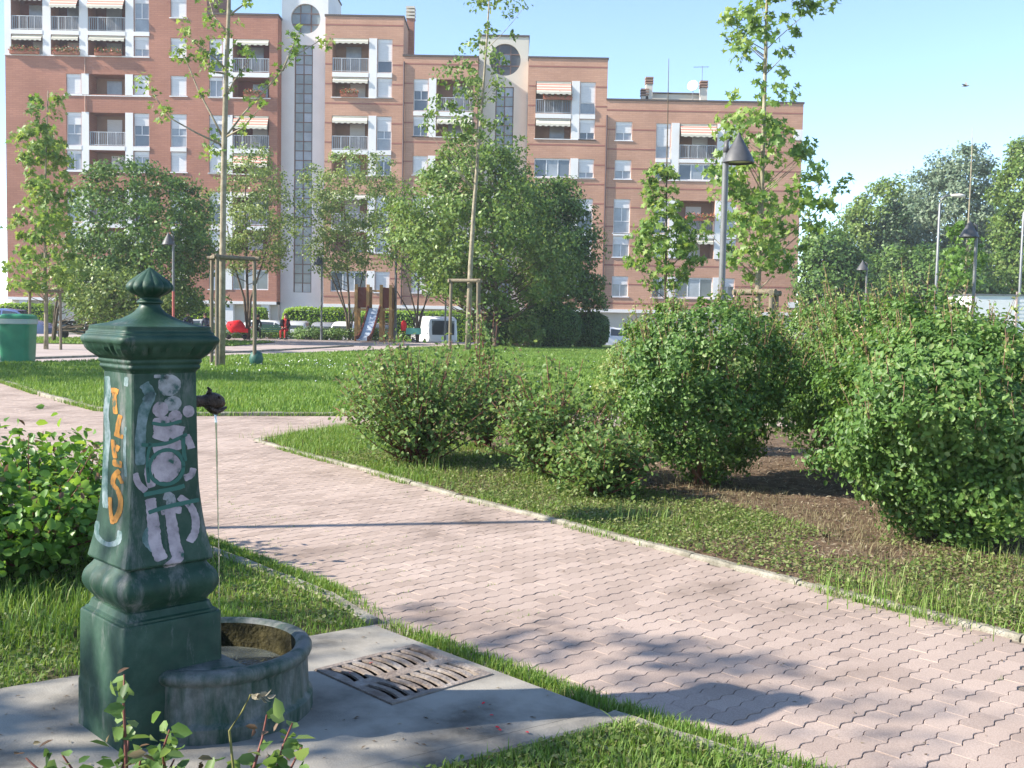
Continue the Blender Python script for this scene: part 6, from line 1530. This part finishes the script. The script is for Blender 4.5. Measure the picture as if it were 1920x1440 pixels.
person('seated person in long black coat leaning forward beside the pushchair', (at(478, 630, bY).x, bY, 0), rad(35), M['cloth_black'], M['cloth_black'], M['hair_dark'], lean=.9, arm='L')
person('grey haired person in dark jacket seen above the fountain cap', (at(353, 630, bY).x, bY, 0), rad(25), M['cloth_navy'], M['cloth_navy'], M['hair_grey'])
person('person in dark clothes seated behind the left stake', (at(390, 630, bY).x, bY, 0), rad(-20), M['cloth_navy'], M['cloth_black'], M['hair_dark'], lean=.6)
# red pushchair
b = at(442, 640, 55.6); e = tag(empty('pushchair', (b.x, 55.6, 0), rad(15)), 'bright red covered pushchair beside the person in black', 'pushchair')
m = MB(); rr = []
for i in range(9):
    t = i / 8; z = .38 + .58 * t; w_ = .30 * math.sin(math.pi * (.22 + .62 * t)) + .06; rr.append([((.12 - .22 * t) + (w_ + .1) * math.cos(a_), w_ * math.sin(a_), z + .05 * math.cos(a_)) for a_ in [k2 * math.pi / 8 for k2 in range(16)]])
m.rings(rr); m.build('hood', M['bright_red'], e, smooth=True)
m = MB(); m.prism([(-.2, -.26), (.62, -.22), (.62, .22), (-.2, .26)], .36, .56); m.build('footmuff', M['bright_red'], e)
m = MB()
for s_ in (-1, 1): m.tube([(-.55, s_ * .25, 1.0), (-.2, s_ * .26, .6), (.45, s_ * .25, .12)], .015, 6); m.tube([(.1, s_ * .25, .5), (-.35, s_ * .25, .12)], .015, 6)
m.tube([(-.55, -.25, 1.0), (-.55, .25, 1.0)], .015, 6); m.build('frame', M['galv'], e)
for x in (.45, -.35):
    for s_ in (-1, 1): m = MB(); m.lathe([(.03, -.02), (.12, -.02), (.125, 0), (.12, .02), (.03, .02)], 16); w_ = m.build('wheel', M['rubber'], e, smooth=True, loc=(x, s_ * .27, .125)); w_.rotation_euler = (math.pi / 2, 0, 0)

# ------------------------------------------------------------------ vehicles in the street
def car(label, x, y, rz, paint, L=4.0, W=1.68, Ht=1.45, kind='hatch', group='cars parked along the street'):
    g = gz(y); e = tag(empty('parked_car' if kind != 'van' else 'parked_van', (x, y, g), rz), label, 'car' if kind != 'van' else 'van', group)
    w = W / 2; k = Ht / 1.45
    if kind == 'van': st = [(-.5, .45, .7, .75, .92, .9), (-.49, .3, 1.0, 1.8, 1, .93), (-.4, .25, 1.05, 1.95, 1, .93), (.15, .25, 1.05, 1.95, 1, .92), (.27, .25, 1.03, 1.65, 1, .86), (.36, .25, 1.0, 1.06, 1, .9), (.46, .27, .85, .88, .95, .85), (.5, .4, .6, .65, .82, .75)]
    else: st = [(-.5, .42, .62, .68, .86, .8), (-.47, .27, .9, .96, .97, .86), (-.43, .24, .93, 1.22, 1, .76), (-.33, .22, .93, 1.42, 1, .74), (-.1, .22, .92, 1.46, 1, .75), (.08, .22, .9, 1.40, 1, .75), (.22, .22, .9, 1.0, 1, .8), (.30, .22, .88, .92, .99, .85), (.44, .26, .75, .79, .93, .8), (.5, .38, .55, .6, .8, .7)]
    rr = []
    for t, zb, zl_, zt, wb, wt_ in st:
        zb, zl_, zt = zb * k, zl_ * k, zt * k
        rr.append([(t * L, -w * wb, zb), (t * L, -w * wb * 1.0, (zb + zl_) / 2), (t * L, -w * wb * .98, zl_), (t * L, -w * wt_, zt - .05), (t * L, -w * wt_ * .85, zt), (t * L, w * wt_ * .85, zt), (t * L, w * wt_, zt - .05), (t * L, w * wb * .98, zl_), (t * L, w * wb, (zb + zl_) / 2), (t * L, w * wb, zb)])
    m = MB(); m.rings([[q for q in r_] for r_ in rr]); m.build('body', paint, e, smooth=True, angle=35)
    def sidepane(i, j, f0, f1, s_):
        A_, B_ = rr[i], rr[j]
        def pt(R1, u):
            lo, hi = (R1[2], R1[3]) if s_ < 0 else (R1[7], R1[6]); q = Vector(lo).lerp(Vector(hi), u); q.y += s_ * .006; return q
        a, b_ = pt(A_, .1), pt(B_, .1); c, d = pt(B_, .9), pt(A_, .9)
        a, b_, c, d = a.lerp(b_, f0), a.lerp(b_, f1), d.lerp(c, f1), d.lerp(c, f0)
        m = MB(); m.quad(a, b_, c, d); m.build('side_window', M['car_glass'], e)
    idx = ((3, 4, .05, .95), (4, 5, .06, .98), (5, 6, .02, .7)) if kind != 'van' else ((3, 4, .05, .9),)
    for s_ in (-1, 1):
        for i, j, f0, f1 in idx: sidepane(i, j, f0, f1, s_)
        if kind != 'van': sidepane(2, 3, .3, .95, s_)
    for i, j, nm in (((5, 6, 'windscreen'), (1, 2, 'rear_window')) if kind != 'van' else ((4, 5, 'windscreen'), (0, 1, 'rear_window'))):
        A_, B_ = rr[i], rr[j]
        off = Vector((.008 if nm == 'windscreen' else -.008, 0, .006))
        m = MB(); m.quad(*[Vector(q) + off for q in (Vector(A_[4]).lerp(Vector(B_[4]), .08), Vector(A_[4]).lerp(Vector(B_[4]), .9), Vector(A_[5]).lerp(Vector(B_[5]), .9), Vector(A_[5]).lerp(Vector(B_[5]), .08))]); m.build(nm, M['car_glass'], e)
    for t in (-.31, .31):
        for s_ in (-1, 1):
            m = MB(); m.lathe([(.16, -.09), (.27, -.1), (.30, -.06), (.30, .06), (.27, .1), (.16, .09)], 20); wl = m.build('wheel', M['rubber'], e, smooth=True, angle=40, loc=(t * L, s_ * (w - .07), .30)); wl.rotation_euler = (math.pi / 2, 0, 0)
            m = MB(); m.lathe([(.02, -.105), (.17, -.098), (.17, .098), (.02, .105)], 16); m.build('rim', M['rim'], wl, smooth=True, angle=40)
    for s_ in (-1, 1):
        m = MB(); m.box(.455 * L, .485 * L, s_ * w * .68 - .14, s_ * w * .68 + .14, .60 * k, .72 * k); m.build('headlight', M['headlamp'], e)
        m = MB(); m.box(-.488 * L, -.474 * L, s_ * w * .74 - .1, s_ * w * .74 + .1, .70 * k, .9 * k); m.build('tail_light', M['taillamp'], e)
    m = MB(); m.box(-.507 * L, -.497 * L, -.26, .26, .46 * k, .58 * k); m.build('number_plate', M['white'], e)
    return e
PB = lambda n, c: flat(n, c, .25, .5, .03, coat=.6)
cx_ = lambda px, Y: at(px, 610, Y).x
car('blue people carrier parked behind the green bin', cx_(28, 62.8), 62.8, rad(0), PB('paint_blue', (.11, .16, .34)), 4.4, 1.75, 1.85)
car('white car parked behind the bench with the red trousered person', cx_(478, 64.5), 64.5, rad(180), PB('paint_white', (.70, .70, .70)), 4.0, 1.66, 1.46)
car('silver car seen from behind right of the red trousered person', cx_(561, 64), 64, rad(90), PB('paint_silver', (.46, .47, .48)), 3.9, 1.66, 1.45)
car('grey car parked behind the lamp post and shrub', cx_(612, 64.6), 64.6, rad(90), PB('paint_grey', (.24, .25, .27)), 3.9, 1.64, 1.4)
car('white hatchback seen from behind left of the slide', cx_(655, 63.6), 63.6, rad(84), PB('paint_white2', (.76, .76, .76)), 3.8, 1.66, 1.47)
car('dark car parked behind the wooden slide', cx_(717, 64.2), 64.2, rad(90), PB('paint_dark', (.06, .065, .075)), 4.0, 1.68, 1.42)
car('white van parked behind the rose bushes and stakes', cx_(812, 63.8), 63.8, rad(112), PB('paint_white3', (.78, .78, .78)), 3.9, 1.75, 1.4, 'van')
car('grey car hidden behind the dark tree near the left bench', cx_(395, 64.2), 64.2, rad(0), PB('paint_grey2', (.33, .34, .34)), 4.1, 1.66, 1.44)
car('white car glimpsed right of the clipped hedges', cx_(1155, 63), 63, rad(0), PB('paint_white4', (.72, .72, .72)), 4.1, 1.66, 1.44)
# scooter
b = at(142, 625, 50); e = tag(empty('scooter', (b.x, 50, .01), rad(12)), 'dark scooter with white tail parked left of the fountain top', 'scooter')
for x in (-.55, .6): m = MB(); m.lathe([(.05, -.05), (.2, -.06), (.25, 0), (.2, .06), (.05, .05)], 18); w_ = m.build('wheel', M['rubber'], e, smooth=True, loc=(x, 0, .25)); w_.rotation_euler = (math.pi / 2, 0, 0)
m = MB(); m.rings([[(x, wd * math.cos(a_), zc + hh * math.sin(a_)) for a_ in [k2 * math.pi / 5 for k2 in range(10)]] for x, wd, zc, hh in ((-.85, .06, .72, .05), (-.6, .16, .62, .16), (-.2, .18, .52, .2), (.1, .17, .34, .07), (.35, .17, .34, .08), (.45, .2, .55, .25), (.52, .14, .75, .2), (.56, .06, .95, .08))]); m.build('body', M['car_glass'], e, smooth=True)
m = MB(); m.prism([(-.75, -.12), (.0, -.14), (.0, .14), (-.75, .12)], .74, .86); m.build('seat', M['rubber'], e)
m = MB(); m.box(-.86, -.62, -.14, .14, .52, .70); m.build('tail_panel', M['white'], e)
m = MB(); m.tube([(.56, 0, .3), (.48, 0, 1.0)], .03, 8); m.tube([(.46, -.3, 1.02), (.46, .3, 1.02)], .018, 6); m.build('handlebar', M['lamp'], e)
# white box truck at the right
tx0 = at(1830, 570, 36).x; e = tag(empty('box_truck', (tx0 + 3.2, 37.2, gz(37))), 'white box truck with ribbed side behind the biggest bush', 'truck')
zt = at(1870, 548, 36).z + .03
m = MB(); m.box(-3.2, 3.2, -1.1, 1.1, .9, zt + .0); bx_ = m.build('cargo_box', M['white'], e)
m = MB()
for i in range(int((zt - 1.0) / .13)): m.box(-1.75, 3.15, -1.118, -1.1005, 1.0 + i * .13, 1.075 + i * .13)
stuffpart(m.build('side_ribs', M['white'], bx_))
m = MB(); m.box(-1.82, -1.76, -1.13, -1.1005, .95, zt + .14); m.build('seam_post', flat('pinkish_post', (.5, .38, .34), .6), bx_)
m = MB(); m.box(-3.24, 3.24, -1.14, 1.14, zt + .002, zt + .05); m.build('roof_edge', M['galv'], bx_)
m = MB(); m.prism([(3.25, -1.0), (4.9, -.95), (4.9, .95), (3.25, 1.0)], .5, 2.0, inset=.15, dz=.3); m.build('cab', M['white'], e)
m = MB(); m.box(-3.1, 4.6, -.5, .5, .55, .88); m.build('chassis', M['lamp'], e)
for x in (-2.0, 3.9):
    for s_ in (-1, 1): m = MB(); m.lathe([(.2, -.13), (.42, -.14), (.46, 0), (.42, .14), (.2, .13)], 20); w_ = m.build('wheel', M['rubber'], e, smooth=True, loc=(x, s_ * .95, .46)); w_.rotation_euler = (math.pi / 2, 0, 0)
# low ochre building far right
b = at(1860, 540, 115); e = tag(empty('low_house', (b.x, 115, gz(115))), 'low ochre house glimpsed under the far trees at the right', 'building')
m = MB(); m.box(-12, 12, 0, 8, 0, 5.2); m.build('wall', flat('ochre_wall', (.50, .33, .18), .9), e)
m = MB(); m.prism([(-12.4, -.4), (12.4, -.4), (12.4, 8.4), (-12.4, 8.4)], 5.2, 6.4, inset=2.0, dz=.9); m.build('roof', M['terracotta'], e)
for i in range(8): m = MB(); m.box(-10.6 + i * 2.8, -9.4 + i * 2.8, -.03, .1, 2.6, 4.0); m.build('window', M['glass'], e)
# bird
b = at(1810, 161, 42); e = tag(empty('bird', b), 'small bird flying in the clear sky at the upper right', 'bird')
m = MB(); m.rings([[(x, r_ * math.cos(a_), r_ * math.sin(a_)) for a_ in [k2 * math.pi / 4 for k2 in range(8)]] for x, r_ in ((-.16, .004), (-.1, .02), (0, .035), (.08, .03), (.12, .02), (.15, .004))]); m.build('body', M['bird'], e, smooth=True)
for s_ in (-1, 1): m = MB(); m.prism([(-.05, s_ * .02), (.06, s_ * .02), (.03, s_ * .16), (-.06, s_ * .26)][::s_], -.005, .008); w_ = m.build('wing', M['bird'], e); w_.rotation_euler = (s_ * rad(28), 0, 0)
e.rotation_euler = (rad(20), 0, rad(-40))

# ------------------------------------------------------------------ the thin spring haze
m = MB(); m.box(-140, 140, -20, 135, -1.6, 34)
hz_m = bpy.data.materials.new('haze'); hz_m.use_nodes = True; nt = hz_m.node_tree; nt.nodes.remove(nt.nodes['Principled BSDF'])
pv = nt.nodes.new('ShaderNodeVolumePrincipled'); pv.inputs['Color'].default_value = (.9, .95, 1, 1); pv.inputs['Density'].default_value = 0.0006; pv.inputs['Anisotropy'].default_value = 0.2
nt.links.new(pv.outputs[0], nt.nodes['Material Output'].inputs['Volume'])
hz = m.build('haze', hz_m); hz['kind'] = 'stuff'; hz['label'] = 'thin pale haze over the park'; hz['category'] = 'haze'
